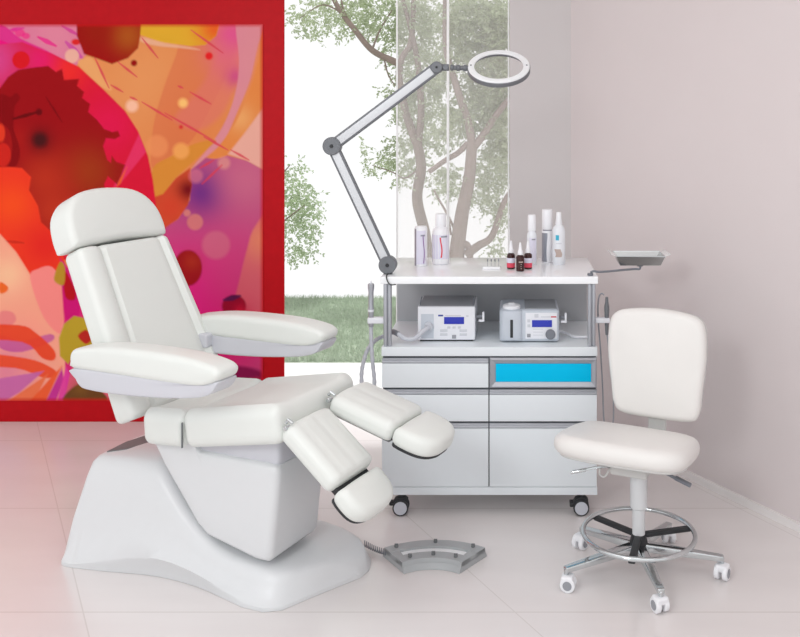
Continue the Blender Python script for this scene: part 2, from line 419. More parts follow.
# ------------------------------------------------------------------ red picture panel with its abstract floral print
def paint():
    x0, x1, y0, y1 = -40, 263, 24, 401
    nx, ny = 304, 378
    gx, gyy = np.meshgrid(np.linspace(x0, x1, nx), np.linspace(y0, y1, ny))
    img = np.zeros((ny, nx, 3))
    def c(rgb): return np.array(lin(rgb)[:3])
    img[:] = c((216, 134, 78))
    def sdf(P):
        d = np.full(gx.shape, 1e9); ins = np.zeros(gx.shape, bool); n = len(P)
        for i in range(n):
            ax, ay = P[i]; bx, by = P[(i + 1) % n]
            ex, ey = bx - ax, by - ay; L = ex * ex + ey * ey + 1e-9
            t = np.clip(((gx - ax) * ex + (gyy - ay) * ey) / L, 0, 1)
            d = np.minimum(d, np.hypot(gx - ax - t * ex, gyy - ay - t * ey))
            cr = ((ay > gyy) != (by > gyy)) & (gx < ex * (gyy - ay) / (ey if abs(ey) > 1e-9 else 1e-9) + ax)
            ins ^= cr
        return np.where(ins, -d, d)
    def lay(m, rgb): 
        nonlocal img
        img = img * (1 - m[..., None]) + c(rgb) * m[..., None]
    def poly(P, rgb, a=1.0, soft=.8, smooth=True, grad=None):
        if smooth: P = [(q.x, q.y) for q in catmull([(p[0], p[1], 0) for p in P], 4, True)]
        m = np.clip(.5 - sdf(P) / (2 * soft), 0, 1) * a
        lay(m, rgb)
        if grad:
            for (gx0, gy0, r, col, al) in grad:
                w = np.exp(-((gx - gx0) ** 2 + (gyy - gy0) ** 2) / (r * r)) * al
                lay(m * w, col)
    def disc(x, y, rx, rgb, a=1.0, soft=1.0, ry=None):
        ry = ry or rx
        d = (np.hypot((gx - x) / rx, (gyy - y) / ry) - 1) * min(rx, ry)
        lay(np.clip(.5 - d / (2 * soft), 0, 1) * a, rgb)
    def glow(x, y, r, rgb, a):
        lay(np.exp(-((gx - x) ** 2 + (gyy - y) ** 2) / (r * r)) * a, rgb)
    def stroke(x, y, u, v, w, rgb, a=.85):
        ex, ey = u - x, v - y; L = ex * ex + ey * ey
        t = np.clip(((gx - x) * ex + (gyy - y) * ey) / L, 0, 1); d = np.hypot(gx - x - t * ex, gyy - y - t * ey)
        lay(np.clip((w * (1 - .6 * abs(2 * t - 1)) - d) / .9 + .5, 0, 1) * a, rgb)
    glow(150, 85, 45, (222, 150, 95), .6); glow(200, 130, 50, (212, 118, 66), .6)
    # purple and magenta field at the lower right
    poly([(150, 235), (178, 219), (190, 200), (191, 170), (205, 158), (225, 155), (248, 161), (300, 190), (300, 430), (120, 430)], (180, 78, 120), 1, .9, False,
         [(215, 330, 70, (196, 14, 96), 1), (175, 290, 50, (208, 20, 118), .9), (240, 270, 45, (205, 60, 120), .6), (203, 192, 24, (104, 40, 122), 1), (245, 180, 30, (196, 104, 130), .7)])
    poly([(300, 180), (258, 222), (247, 250), (239, 282), (232, 312), (231, 335), (300, 340)], (206, 96, 100), .8, 1.2, True, [(262, 240, 22, (216, 130, 92), .9), (240, 320, 20, (190, 20, 70), .7)])
    disc(216, 245, 14, (200, 108, 124), .55, 2); disc(195, 222, 8, (206, 118, 110), .8, 1.2); disc(187, 213, 3.5, (214, 130, 110), .7)
    disc(188, 268, 14, (146, 18, 26), 1, 1.0, 18); glow(192, 262, 9, (170, 50, 30), .6)
    disc(234, 306, 12, (140, 10, 40), 1, 1.0, 11); stroke(224, 300, 240, 296, 3, (70, 20, 70)); glow(240, 310, 6, (190, 20, 50), .8)
    poly([(195, 375), (215, 366), (240, 366), (262, 372), (262, 386), (230, 383), (205, 386)], (112, 8, 60), .85, 2)
    poly([(225, 401), (235, 385), (262, 378), (262, 401)], (176, 40, 60), .7, 2)
    # orange petal fields at the upper right
    poly([(188, 24), (176, 55), (163, 90), (153, 128), (152, 168), (172, 155), (192, 140), (212, 105), (228, 70), (237, 24)], (206, 100, 68), .55, .8)
    poly([(218, 55), (205, 80), (190, 100), (175, 120), (200, 130), (225, 110), (236, 75), (236, 40)], (212, 112, 98), .7, 3)
    glow(232, 36, 20, (214, 70, 140), .9); glow(236, 76, 11, (188, 40, 132), .75); glow(225, 56, 22, (214, 100, 120), .6)
    poly([(136, 15), (222, 15), (216, 36), (205, 45), (190, 46), (160, 42), (136, 33)], (214, 162, 46), 1, .8, False, [(215, 28, 18, (218, 92, 34), 1)])
    poly([(142, 37), (165, 43), (190, 47), (200, 50), (180, 48), (158, 46), (142, 42)], (222, 170, 140), .8, 1)
    poly([(237, 14), (266, 14), (258, 45), (250, 80), (238, 110), (224, 140), (205, 158), (192, 168), (210, 146), (226, 120), (236, 90), (239, 60)], (208, 132, 142), .95, .8)
    poly([(263, 30), (258, 60), (250, 88), (236, 122), (216, 150), (208, 158), (226, 156), (244, 134), (263, 108)], (216, 128, 66), 1, .8, True, [(240, 118, 14, (224, 160, 100), .8)])
    poly([(263, 108), (244, 134), (228, 154), (246, 160), (264, 170)], (222, 162, 146), 1, 1, False)
    poly([(153, 168), (172, 156), (194, 144), (216, 140), (204, 152), (184, 170), (172, 182), (163, 196), (153, 197)], (206, 132, 48), .9, .8)
    poly([(190, 168), (192, 185), (188, 205), (178, 219), (165, 228), (146, 236), (146, 200), (163, 194), (176, 178)], (196, 72, 44), 1, .8, False, [(188, 190, 11, (110, 12, 22), 1), (170, 208, 14, (206, 60, 40), .6)])
    for b in ((157, 146, 11, (226, 140, 88), .7), (181, 151, 8, (230, 156, 84), .9), (183, 103, 4.5, (244, 190, 110), .9), (132, 106, 6, (238, 184, 156), .9), (224, 163, 6, (214, 140, 130), .7), (196, 176, 7, (206, 110, 130), .6)): disc(b[0], b[1], b[2], b[3], b[4], 2)
    # pink corner at the upper left
    poly([(-60, 10), (100, 10), (92, 48), (76, 66), (40, 60), (-60, 130)], (212, 118, 146), 1, 1, False, [(10, 90, 40, (205, 110, 160), .8), (55, 35, 20, (216, 130, 150), .7)])
    poly([(-40, 20), (0, 24), (20, 38), (48, 51), (68, 64), (62, 72), (40, 64), (15, 52), (-40, 35)], (214, 44, 130), .95, .8)
    poly([(0, 40), (12, 46), (10, 50), (0, 47)], (224, 20, 120), 1, .8)
    for x, y, r in ((20, 33, 5), (26, 36, 4), (3, 62, 7), (14, 30, 3)): disc(x, y, r, (226, 30, 124), .75, .8, r * .8)
    stroke(38, 37, 56, 46, 2.6, (222, 34, 130)); stroke(10, 30, 24, 28, 2, (214, 50, 140)); stroke(62, 26, 80, 36, 2, (200, 60, 140)); stroke(66, 42, 82, 58, 3.2, (196, 70, 150))
    disc(72, 56, 7, (226, 168, 150), 1, .9); disc(76, 42, 4.5, (212, 40, 40), 1, .8, 3)
    poly([(78, 64), (84, 58), (92, 58), (100, 70), (112, 90), (96, 84)], (224, 158, 100), .9, .8)
    # crimson sweep
    poly([(-60, 52), (22, 42), (52, 54), (79, 67), (102, 88), (125, 111), (138, 131), (148, 156), (153, 180), (156, 205), (158, 260), (-60, 260)], (206, 24, 52), 1, .8, False,
         [(66, 70, 22, (228, 44, 40), 1), (40, 60, 16, (220, 26, 100), .9), (110, 125, 26, (216, 24, 76), .8), (-10, 60, 30, (206, 70, 140), .9)])
    poly([(139, 134), (146, 152), (120, 184), (112, 190), (126, 162)], (222, 56, 104), .7, .8, False); poly([(127, 167), (121, 183), (116, 188), (119, 180)], (222, 88, 40), .95, .7, False)
    disc(21, 60, 8.8, (208, 24, 34), 1, .8)
    poly([(-60, 150), (-20, 95), (0, 88), (8, 77), (18, 70), (30, 68), (48, 66), (56, 72), (62, 69), (64, 80), (79, 79), (77, 86), (84, 92), (82, 98), (90, 104), (88, 112), (97, 120), (104, 129), (112, 132), (118, 131), (120, 136), (115, 139), (106, 138), (103, 146), (107, 160), (111, 163), (112, 156), (116, 162), (125, 165), (121, 176), (117, 184), (108, 176), (104, 184), (112, 240), (40, 240), (-60, 240)], (148, 16, 22), 1, .7, False,
         [(88, 172, 26, (152, 52, 22), 1), (45, 178, 26, (176, 46, 28), 1), (20, 140, 14, (166, 26, 24), .8), (55, 210, 22, (180, 50, 30), 1)])
    poly([(0, 95), (10, 97), (16, 93), (20, 98), (15, 106), (14, 116), (14, 130), (20, 150), (16, 166), (5, 164), (12, 150), (9, 130), (0, 120)], (122, 10, 16), .8, .8); stroke(13, 119, 38, 112, 2, (92, 10, 14)); disc(39, 112, 3.4, (96, 10, 16), .9); stroke(46, 97, 62, 122, 1.1, (100, 8, 14), .6)
    glow(40, 140, 12, (66, 18, 22), .75); disc(40, 140, 7, (60, 22, 24), .8, 3)
    # orange red field, peach and pink petals at the lower left
    poly([(-60, 166), (10, 167), (22, 168), (31, 177), (29, 190), (38, 206), (41, 222), (60, 240), (66, 268), (45, 274), (30, 278), (10, 262), (-60, 262)], (228, 56, 34), 1, .8, False, [(12, 205, 20, (238, 78, 30), .8), (45, 245, 20, (216, 36, 34), .8)])
    disc(1, 133, 4, (214, 56, 34), 1, .8, 9); disc(3, 155, 8, (206, 40, 30), .8, .8, 12); stroke(5, 241, 24, 243, 1.6, (168, 36, 24), .5)
    poly([(-60, 225), (0, 234), (16, 252), (31, 276), (52, 300), (66, 330), (66, 405), (-60, 405)], (236, 158, 132), 1, 1.0, False, [(8, 275, 18, (240, 184, 146), 1), (30, 330, 22, (240, 150, 130), .6), (5, 370, 30, (214, 120, 150), .8)])
    poly([(30, 278), (38, 269), (52, 267), (62, 284), (67, 310), (62, 334), (44, 318)], (236, 132, 126), 1, .8)
    poly([(60, 258), (95, 300), (100, 405), (66, 405), (64, 320)], (206, 40, 110), 1, .9, False); poly([(62, 262), (72, 285), (80, 312), (66, 322)], (196, 20, 110), .9, .8); poly([(64, 270), (75, 290), (74, 300), (65, 296)], (176, 20, 30), 1, .8)
    poly([(54, 278), (60, 262), (65, 268), (64, 284), (58, 284)], (176, 134, 42), 1, .8)
    poly([(59, 338), (64, 324), (74, 316), (84, 318), (96, 330), (94, 346), (78, 352), (68, 364), (60, 356)], (178, 150, 44), 1, .8, False); poly([(78, 336), (86, 330), (92, 338), (86, 344)], (176, 40, 34), 1, .8)
    poly([(0, 335), (22, 341), (50, 334), (52, 341), (22, 352), (0, 348)], (184, 72, 146), .8, .8); poly([(0, 312), (12, 312), (16, 320), (8, 328), (0, 326)], (220, 110, 120), .7, 1)
    poly([(-40, 326), (18, 325), (36, 333), (54, 350), (54, 360), (42, 358), (22, 342), (-40, 338)], (222, 66, 34), .95, .8); poly([(-40, 352), (25, 358), (52, 368), (56, 375), (44, 378), (15, 368), (-40, 366)], (224, 74, 40), .95, .8); poly([(0, 282), (8, 287), (6, 292), (0, 293)], (228, 100, 40), 1, .8)
    for P, q in (([(-40, 401), (-10, 380), (44, 371), (20, 392), (5, 401)], (192, 100, 160)), ([(8, 401), (48, 374), (34, 401)], (226, 110, 70)), ([(30, 401), (56, 372), (62, 366), (46, 401)], (226, 86, 44)), ([(46, 401), (62, 368), (64, 380), (56, 401)], (186, 40, 140)), ([(57, 401), (66, 366), (72, 380), (66, 401)], (214, 60, 150)), ([(64, 401), (72, 366), (104, 362), (130, 401)], (208, 90, 110))): poly(P, q, .95, .8, False)
    poly([(64, 402), (72, 388), (86, 383), (100, 390), (106, 402)], (96, 66, 26), .95, 1); glow(80, 388, 7, (130, 90, 40), .6)
    # dark red flower at the top, drops and pen strokes
    poly([(76, 10), (142, 10), (140, 36), (138, 48), (128, 58), (112, 64), (96, 58), (84, 54), (81, 46), (77, 36)], (150, 20, 18), 1, .8, False, [(128, 36, 16, (164, 78, 26), 1), (95, 32, 14, (146, 30, 16), .8)])
    for s in ((95, 58, 109, 88), (118, 62, 137, 77), (111, 85, 123, 92), (130, 97, 137, 100), (142, 102, 172, 120), (165, 113, 216, 142), (204, 137, 228, 150), (231, 150, 249, 160), (178, 86, 183, 88), (190, 92, 211, 104), (191, 30, 223, 53), (142, 38, 158, 58), (202, 184, 222, 165), (200, 168, 214, 160)):
        stroke(*s, 1.3, (206, 60, 76))
    disc(134, 63, 3.1, (140, 16, 16)); disc(209, 56, 3.8, (216, 34, 36)); disc(181, 127, 2, (208, 50, 50))
    # soft fade into the red border
    e = np.minimum(np.minimum(263 - gx, gyy - 24), 401 - gyy); m = np.clip(1 - e / 4.0, 0, 1) * .9
    lay(m, (190, 22, 28))
    return gx, gyy, np.clip(img * 1.16, 0, 1)
PYF = WB - .004
pan = thing('picture_panel', (fx(120, WB), WB, 0), 'tall red panel with an abstract flower print standing behind the treatment chair', 'picture')
MB().box((fx(-62, WB), WB, 0), (fx(284, WB), WB + .014, 2.6), .003).build('panel_board', M_redf, pan, label='red lacquered border board')
gx, gyy, img = paint()
ny, nx = gx.shape
m = MB(); off = BASE[pan.name]
vv = np.stack([(gx - PX) / F * PYF - off.x, np.full(gx.shape, PYF - off.y), H - (gyy - PY) / F * PYF - off.z], -1).reshape(-1, 3)
ii = np.arange(ny * nx).reshape(ny, nx)
ff = np.stack([ii[:-1, :-1], ii[1:, :-1], ii[1:, 1:], ii[:-1, 1:]], -1).reshape(-1, 4)
# thin printed sheet: front face, back face and rim
nv = len(vv); bk = vv.copy(); bk[:, 1] += .003
rim = list(ii[0, :]) + list(ii[1:, -1]) + list(ii[-1, -2::-1]) + list(ii[-2:0, 0])
corner = [ii[0, 0], ii[0, -1], ii[-1, -1], ii[-1, 0]]
me = bpy.data.meshes.new('flower_print')
bv = [tuple(bk[k]) for k in rim]; nr_ = len(rim)
me.from_pydata([tuple(v) for v in vv] + bv, [], [tuple(f) for f in ff] + [(rim[k], rim[(k + 1) % nr_], nv + (k + 1) % nr_, nv + k) for k in range(nr_)])
ca = me.color_attributes.new('print', 'FLOAT_COLOR', 'POINT')
cc = np.ones((nv + nr_, 4), np.float32); cc[:nv, :3] = img.reshape(-1, 3); cc[nv:, :3] = img.reshape(-1, 3)[rim]
ca.data.foreach_set('color', cc.ravel())
pm = bpy.data.materials.new('flower_print'); pm.use_nodes = True
an = pm.node_tree.nodes.new('ShaderNodeAttribute'); an.attribute_name = 'print'
pm.node_tree.links.new(an.outputs['Color'], pm.node_tree.nodes['Principled BSDF'].inputs['Base Color']); pm.node_tree.nodes['Principled BSDF'].inputs['Specular IOR Level'].default_value = .04
me.materials.append(pm)
po = bpy.data.objects.new('flower_print', me); COL.objects.link(po); po.parent = pan; po['label'] = 'abstract print of petals, bubbles and splashes in red, orange and magenta'

# ------------------------------------------------------------------ treatment chair
az = math.radians(-24); AX = Vector((math.cos(az), math.sin(az), 0)); BX = Vector((-AX.y, AX.x, 0)); O0 = Vector((-.95, 2.9, 0)); UP = Vector((0, 0, 1))
def C(s, t, z): return O0 + AX * s + BX * t + UP * z
def V(px, py, t):
    d = Vector(((px - PX) / F, 1, 0)); D = (t + O0.dot(BX)) / d.dot(BX); q = d * D - O0
    return (q.dot(AX), H - (py - PY) / F * D)
chair = thing('treatment_chair', C(-.05, .03, 0), 'white padded podiatry treatment chair with split leg rests on a moulded base', 'treatment chair')
# base: loft along the chair's length
st = [  # s, near floor t, far floor t, near top t, far top t, top height
    (-.484, -.20, .26, -.185, .24, .010), (-.474, -.222, .28, -.20, .25, .06), (-.458, -.226, .29, -.185, .24, .16), (-.445, -.226, .295, -.165, .22, .24),
    (-.434, -.225, .30, -.150, .205, .305), (-.426, -.224, .30, -.146, .20, .327), (-.41, -.222, .30, -.142, .195, .336), (-.30, -.215, .30, -.135, .19, .342), (-.22, -.205, .30, -.13, .185, .344), (-.175, -.198, .30, -.13, .185, .342),
    (-.14, -.194, .30, -.13, .185, .322), (-.10, -.190, .30, -.132, .185, .277), (-.04, -.186, .295, -.135, .185, .215), (.03, -.182, .295, -.138, .19, .160), (.09, -.181, .295, -.14, .195, .126),
    (.16, -.182, .295, -.14, .20, .108), (.24, -.184, .29, -.135, .215, .100), (.315, -.180, .28, -.122, .215, .092), (.36, -.150, .265, -.09, .205, .087), (.40, -.05, .245, .0, .195, .080), (.435, .03, .215, .06, .175, .064), (.458, .08, .175, .10, .15, .035), (.468, .105, .15, .11, .14, .006)]
b = MB(); K = 0; rows = []
for (s_, tn, tf, un, uf, h) in st:
    L_ = lambda a, c_, k: a + (c_ - a) * k
    g_ = max(0.0, 1 - ((s_ + .09) / .34) ** 2) ** 1.5; ed = min(.03, .3 * (uf - un)); e2 = min(.008, .1 * (uf - un))
    zc = min(h * .36, .012 + .058 * g_)                     # moulded crease along the near side
    r_ = [(tn + .040 * g_, 0), (tn + .030 * g_, zc * .5), (tn + .012 * g_, zc * .93), (L_(tn, un, .10), zc * 1.06 + .002), (L_(tn, un, .42), max(h * .36, zc * 1.25)), (L_(tn, un, .72), h * .68), (L_(tn, un, .90), h * .88), (un + e2, h * .965), (un + ed, h)]
    r_ += [(L_(un, uf, q), h * (1 + .02 * math.sin(q * PI))) for q in (.3, .5, .7)]
    r_ += [(uf - ed, h), (uf - e2, h * .965), (L_(tf, uf, .90), h * .88), (L_(tf, uf, .72), h * .68), (L_(tf, uf, .42), h * .36), (L_(tf, uf, .12), h * .10), (tf, 0)]
    rows.append([C(s_, t, z + .001) for t, z in r_])
n = len(rows[0])
for r_ in rows: b.v += r_
for i in range(len(rows) - 1):
    for k in range(n - 1): b.f.append((i * n + k, i * n + k + 1, (i + 1) * n + k + 1, (i + 1) * n + k))
    b.f.append((i * n + n - 1, i * n, (i + 1) * n, (i + 1) * n + n - 1))
b.f.append(tuple(range(n))); b.f.append(tuple((len(rows) - 1) * n + k for k in range(n)))
base = b.build('base', M_shell, chair, ang=48)
sl = MB(); P = [C(s_, t, z + .0025) for s_, t, z in ((-.402, -.105, .339), (-.350, -.07, .343), (-.325, .0, .346), (-.335, .06, .346), (-.385, .075, .344), (-.408, -.02, .342))]
sl.v = P + [p - UP * .012 for p in P]; sl.f = [tuple(range(6))] + [(i, (i + 1) % 6, 6 + (i + 1) % 6, 6 + i) for i in range(6)]
sl.build('slot_cover', M_slot, base, label='dark grey slot on the rear hump')
def side(t): return frame(O0 + BX * t, AX, UP, -BX)
MB().dpad(side(-.0125), [(-.165, .455), (.0, .458), (.012, .432), (.025, .416), (.30, .418), (.327, .412), (.334, .395), (.306, .135), (.29, .118), (.25, .118), (.06, .155), (.02, .185), (-.125, .36), (-.165, .42)], .245, .022).build('lift_cover', M_shell, chair, ang=50)
MB().dpad(side(-.0125), [(-.10, .30), (.315, .30), (.330, .50), (.30, .52), (-.10, .47)], .215, .02).build('lift_column', M_shellblue, chair)
MB().dpad(side(.015), [(-.15, .438), (.02, .446), (.38, .515), (.375, .535), (.02, .47), (-.15, .462)], .33, .006).build('seat_frame', M_slot, chair)
# pads
def incl(deg): a = math.radians(deg); return AX * math.cos(a) + UP * math.sin(a), UP * math.cos(a) - AX * math.sin(a)
def roll(width, edge=.06, hump=.010, groove=.006, lo=True, hi=True):
    def d(x, y, z):
        if z > 0:
            w = width / 2
            for sgn, on in ((-1, lo), (1, hi)):
                if not on: continue
                q = w - y * sgn
                z += hump * math.exp(-((q - edge * .55) / (edge * .38)) ** 2) - groove * math.exp(-((q - edge * 1.15) / .009) ** 2)
        return (x, y, z)
    return d
ex, ez = incl(10.0)
MB().rbox(frame(C(.196, .013, .526), ex, BX, ez), (.372, .41, .110), (.03, .028, .032), 12, roll(.40)).build('seat_cushion', M_leather, chair)
ex, ez = incl(4.5)
MB().rbox(frame(C(-.072, .013, .486), ex, BX, ez), (.172, .41, .108), (.028, .028, .032), 10, roll(.40)).build('rear_seat_cushion', M_leather, chair)
MB().rbox(frame(C(.012, -.189, .482), AX, BX, UP), (.004, .006, .078), .001).build('seam', M_slot, chair)
# backrest
a_ = math.radians(24.6); bu = -AX * math.sin(a_) + UP * math.cos(a_); bn = AX * math.cos(a_) + UP * math.sin(a_)
def back_taper(x, y, z): 
    q = x / .575
    if y > 0: y *= 1.075 - .32 * q
    else: y *= 1.0
    return (x, y, z)
def back_disp(x, y, z):
    if z > 0:
        q1 = y + .20; q2 = .20 - y
        for q, e in ((q1, .085), (q2, .05)):
            z -= .013 * math.exp(-((q - e) / .008) ** 2); z += .007 * math.exp(-((q - e * .55) / (e * .3)) ** 2)
        z -= .012 * math.exp(-((x + .13 + .5 * max(0, y - .02)) / .010) ** 2) * (1 if q1 > .085 and q2 > .05 else 0)
    return (x, y, z)
MB().rbox(frame(C(-.350, .010, .752), bu, BX, bn), (.585, .400, .088), (.022, .018, .022), 26, back_disp, back_taper).build('backrest', M_leather, chair)
# headrest, D shaped
ho = []
W2 = .200; Hh = .192
for p in [(-W2 + .012, 0), (-.1, .004), (0, .008), (.1, .004), (W2 - .012, 0), (W2, .012), (W2 + .002, .05), (W2 - .008, .10), (W2 - .04, .148), (W2 - .09, .178), (.04, .19), (-.04, .192), (-W2 + .09, .182), (-W2 + .045, .158), (-W2 + .012, .115), (-W2, .06), (-W2, .012)]: ho.append(p)
ho = [(q.x, q.y) for q in catmull([(p[0], p[1] * 1.045, 0) for p in ho], 3, True)]
hb = C(-.520, .0, 1.002) + bn * .040 - bu * .002
MB().dpad(frame(hb, BX, bu, bn), ho, .112, .024, .004, 6).build('headrest', M_leather, chair, ang=60)
MB().rbox(frame(hb - bu * .004 - bn * .01, BX, bu, bn), (.16, .05, .02), .004).build('headrest_bracket', M_dark, chair)
# armrests
pad_ = [(-.350, .672), (-.362, .690), (-.361, .715), (-.345, .733), (-.298, .742), (-.19, .755), (-.058, .760), (.093, .760), (.189, .755), (.263, .745), (.293, .733), (.300, .719), (.288, .701), (.244, .681), (.17, .673), (.015, .672), (-.19, .672)]
shell_ = [(-.345, .674), (-.335, .640), (-.318, .622), (-.285, .613), (-.148, .613), (.034, .624), (.189, .641), (.26, .660), (.286, .685), (.288, .700), (.24, .690), (.0, .68)]
sq = lambda P: [(-.355 + (q[0] + .355) * .915, q[1] - .002) for q in P]
pad, shell = sq(pad_), sq(shell_)
for t0, t1 in ((-.290, -.192), (.210, .312)):
    am = (t0 + t1) / 2
    arm = MB().dpad(side(am), [(q.x, q.y) for q in catmull([(p[0], p[1], 0) for p in pad], 3, True)], t1 - t0, .020).build('armrest', M_leather, chair, ang=60)
    MB().dpad(side(am), [(q.x, q.y) for q in catmull([(p[0], p[1], 0) for p in shell], 3, True)], t1 - t0 - .010, .008).build('armrest_shell', M_shellblue, arm, ang=60, label='lavender grey shell under the armrest')
    MB().rbox(frame(C(-.27, am * .8, .66), AX, BX, UP), (.06, .05, .05), .008).build('armrest_hinge', M_shellblue, arm)
# leg rests
def leg(tm, wid, s0, z0, ang, ln, fs, fzz, fang, fl):
    ex, ez = incl(ang)
    def gr(x, y, z):
        if z > 0:
            for k in (-.32, .02, .33): z -= .0035 * math.exp(-((y - k * wid) / .006) ** 2)
            z += .006 * math.cos(y / wid * PI) 
        return (x, y, z)
    lp = MB().rbox(frame(C(s0, tm, z0) + ex * ln / 2 - ez * .03, ex, BX, ez), (ln, wid, .066), (.022, .03, .026), 14, gr).build('leg_rest', M_leather, chair)
    MB().rbox(frame(C(s0, tm, z0) + ex * (ln / 2) - ez * .07, ex, BX, ez), (ln * .85, wid * .62, .012), .003).build('leg_rest_plate', M_slot, lp)
    e2, n2 = incl(fang); hw = wid * .485
    fo = [(0, -hw), (fl * .55, -hw), (fl * .86, -hw * .8), (fl, -hw * .42), (fl * 1.02, 0), (fl, hw * .42), (fl * .86, hw * .8), (fl * .55, hw), (0, hw), (-.006, hw * .7), (-.008, 0), (-.006, -hw * .7)]
    fo = [(q.x, q.y) for q in catmull([(p[0], p[1], 0) for p in fo], 3, True)]
    fp = MB().dpad(frame(C(fs, tm, fzz) - n2 * .03, e2, BX, n2), fo, .064, .024, .004).build('foot_rest', M_leather, chair, ang=60)
    MB().dpad(frame(C(fs, tm, fzz) - n2 * .060, e2, BX, n2), [(p[0] * .93, p[1] * .93) for p in fo], .012, .003).build('foot_rest_plate', M_dark, fp, label='dark plate under the foot pad')
    MB().rbox(frame(C(s0, tm, z0) + ex * (ln + .004) - ez * .045, ex, BX, ez), (.03, wid * .8, .02), .004).build('ankle_joint', M_dark, chair)
    for q in (-.44,):
        MB().tube([C(s0 - .012, tm + q * wid, z0 - .002), C(s0 - .004, tm + q * wid, z0 + .008), C(s0 + .012, tm + q * wid, z0 + .0)], .005, 8).cyl(C(s0 - .008, tm + q * wid, z0 - .016), BX, .007, .022, 14).build('hinge', M_chrome, chair, label='chrome hinge at the knee')
leg(-.082, .202, .405, .570, -38.5, .228, .598, .412, -42, .105)
leg(.126, .202, .405, .592, -15.0, .238, .646, .526, -16, .132)

# ------------------------------------------------------------------ foot control with coiled cord
D = 2.92
pedal = thing('foot_control', at(434, 560, 2.92) * 1.0, 'grey curved foot switch lying on the floor by the chair base', 'foot pedal')
pedal.location.z = 0; BASE[pedal.name] = Vector(pedal.location)
cx0, cy0 = fx(435, 2.95), 2.705; 
def arc(rr, a): return Vector((cx0 + rr * math.sin(a), cy0 + rr * math.cos(a), 0))
aa = math.radians(36)
def crescent(r0, r1, a0, zb, zt, k=16, flare=.012):
    m = MB(); rows = []
    for i in range(k + 1):
        a = -a0 + 2 * a0 * i / k
        rows.append([arc(r0 - flare, a) + UP * zb, arc(r0 - flare * .3, a) + UP * (zt - .004), arc(r0, a) + UP * zt, arc(r1, a) + UP * zt, arc(r1 + flare * .3, a) + UP * (zt - .004), arc(r1 + flare, a) + UP * zb])
    n = 6
    for r_ in rows: m.v += r_
    for i in range(k):
        for q in range(n): m.f.append((i * n + q, i * n + (q + 1) % n, (i + 1) * n + (q + 1) % n, (i + 1) * n + q))
    m.f.append(tuple(range(n))); m.f.append(tuple(k * n + q for q in range(n)))
    return m
RI, RO = .162, .284
hs = crescent(RI, RO, aa, .001, .022)
hs.build('housing', M_pedal, pedal, ang=30)
rm = crescent(RO - .045, RO, aa, .02, .034, flare=.003); rm.v += []; rm.build('outer_rail', M_pedal, pedal, ang=30)
rm = crescent(RI, RI + .042, aa, .02, .034, flare=.003); rm.build('inner_rail', M_pedal, pedal, ang=30)
for sg in (-1, 1):
    e = MB(); a1 = sg * aa; a0 = sg * (aa - .13)
    P = [arc(RI, a0), arc(RO, a0), arc(RO, a1), arc(RI, a1)]
    e.v = [p + UP * .018 for p in P] + [p + UP * .033 for p in P]; e.f = [(0, 1, 2, 3), (4, 5, 6, 7)] + [(i, (i + 1) % 4, 4 + (i + 1) % 4, 4 + i) for i in range(4)]
    e.build('end_rail', M_pedal, pedal)
crescent(RI + .043, RO - .046, aa - .14, 0.018, .0275, flare=.002).build('slot_filler', M_ringw, pedal, label='pale filler standing for the open slot in the middle')  # added plate, its pale colour stands in for floor seen through the slot
for rr in (RI + .02, RO - .018):
    for a in ((-.42, 0, .42) if rr < .2 else (-.5, 0, .5)):
        p = arc(rr, a); bt = MB().cyl(p + UP * .037, UP, .0065, .008, 12).build('button', M_pedald, pedal)
        MB().rbox(world(p + UP * .043), (.012, .004, .005), .001).build('button_cap', M_pedald, bt)
P0 = Vector((-.500, 2.99, .022)); P1 = arc(RO - .006, -aa * .97) + UP * .018
cp = []
for i in range(241):
    t = i / 240; c = P0.lerp(P1, t); c.z -= .003 * math.sin(t * PI); a = t * 2 * PI * 12
    cp.append(c + Vector((0, math.cos(a) * .0085, math.sin(a) * .0085)))
MB().tube(cp, .0016, 6).build('coiled_cord', M_knob, pedal, label='thin coiled cord')

# ------------------------------------------------------------------ trolley
YF = 3.235; YB = 3.69
XL, XR = -.478, .3125
zt = .880
cart = thing('equipment_trolley', ((XL + XR) / 2, 3.46, 0), 'white wheeled equipment trolley with open shelf, drawers and a cyan drawer front', 'trolley')
MB().box((XL - .004, YF, .853), (XR + .003, YB, zt), .003).build('worktop', M_top, cart)
MB().box((XL, YF, .589), (XR, YB, .622), .002).build('shelf_board', M_cart, cart)
MB().box((XL + .002, YB - .03, .622), (XR - .002, YB - .012, .853), .001).build('back_panel', M_backp, cart, label='white back panel of the open shelf, its shade painted in as grey')
for x in (XL + .005, XR - .035):
    for y in (YF + .006,):
        p = MB(); p.rbox(world((x + .008, y + .014, .7375)), (.014, .026, .231), .005).rbox(world((x + .023, y + .014, .7375)), (.013, .024, .231), .005)
        p.box((x + .010, y + .008, .622), (x + .022, y + .020, .853)).build('post', M_alu, cart)
body = MB().box((XL + .003, YF + .02, .083), (XR - .003, YB - .01, .589), .002).build('cabinet_body', M_cart, cart)
MB().box((XL + .004, YF + .0135, .10), (XR - .004, YF + .021, .588), .001).build('gap_backing', M_gap, body, label='dark gaps between the drawer fronts')
MB().box((XL, YF + .002, .080), (XR, YF + .03, .109), .002).build('plinth', M_cart, cart)
xm = fx(489, 3.24)
Z = lambda py: fz(py, 3.24)
def front(x0, x1, ya, yb, name):
    o = MB().box((x0, YF, Z(yb)), (x1, YF + .014, Z(ya + 6.2)), .0015).build(name, M_cart, cart)
    h = MB(); h.box((x0, YF + .004, Z(ya + 6.2)), (x1, YF + .014, Z(ya + 1.2)), .001)
    h.tube([Vector((x0, YF + .004, Z(ya + 4.9))), Vector((x1, YF + .004, Z(ya + 4.9)))], .0048, 10)
    h.build('handle_strip', M_alu, o)
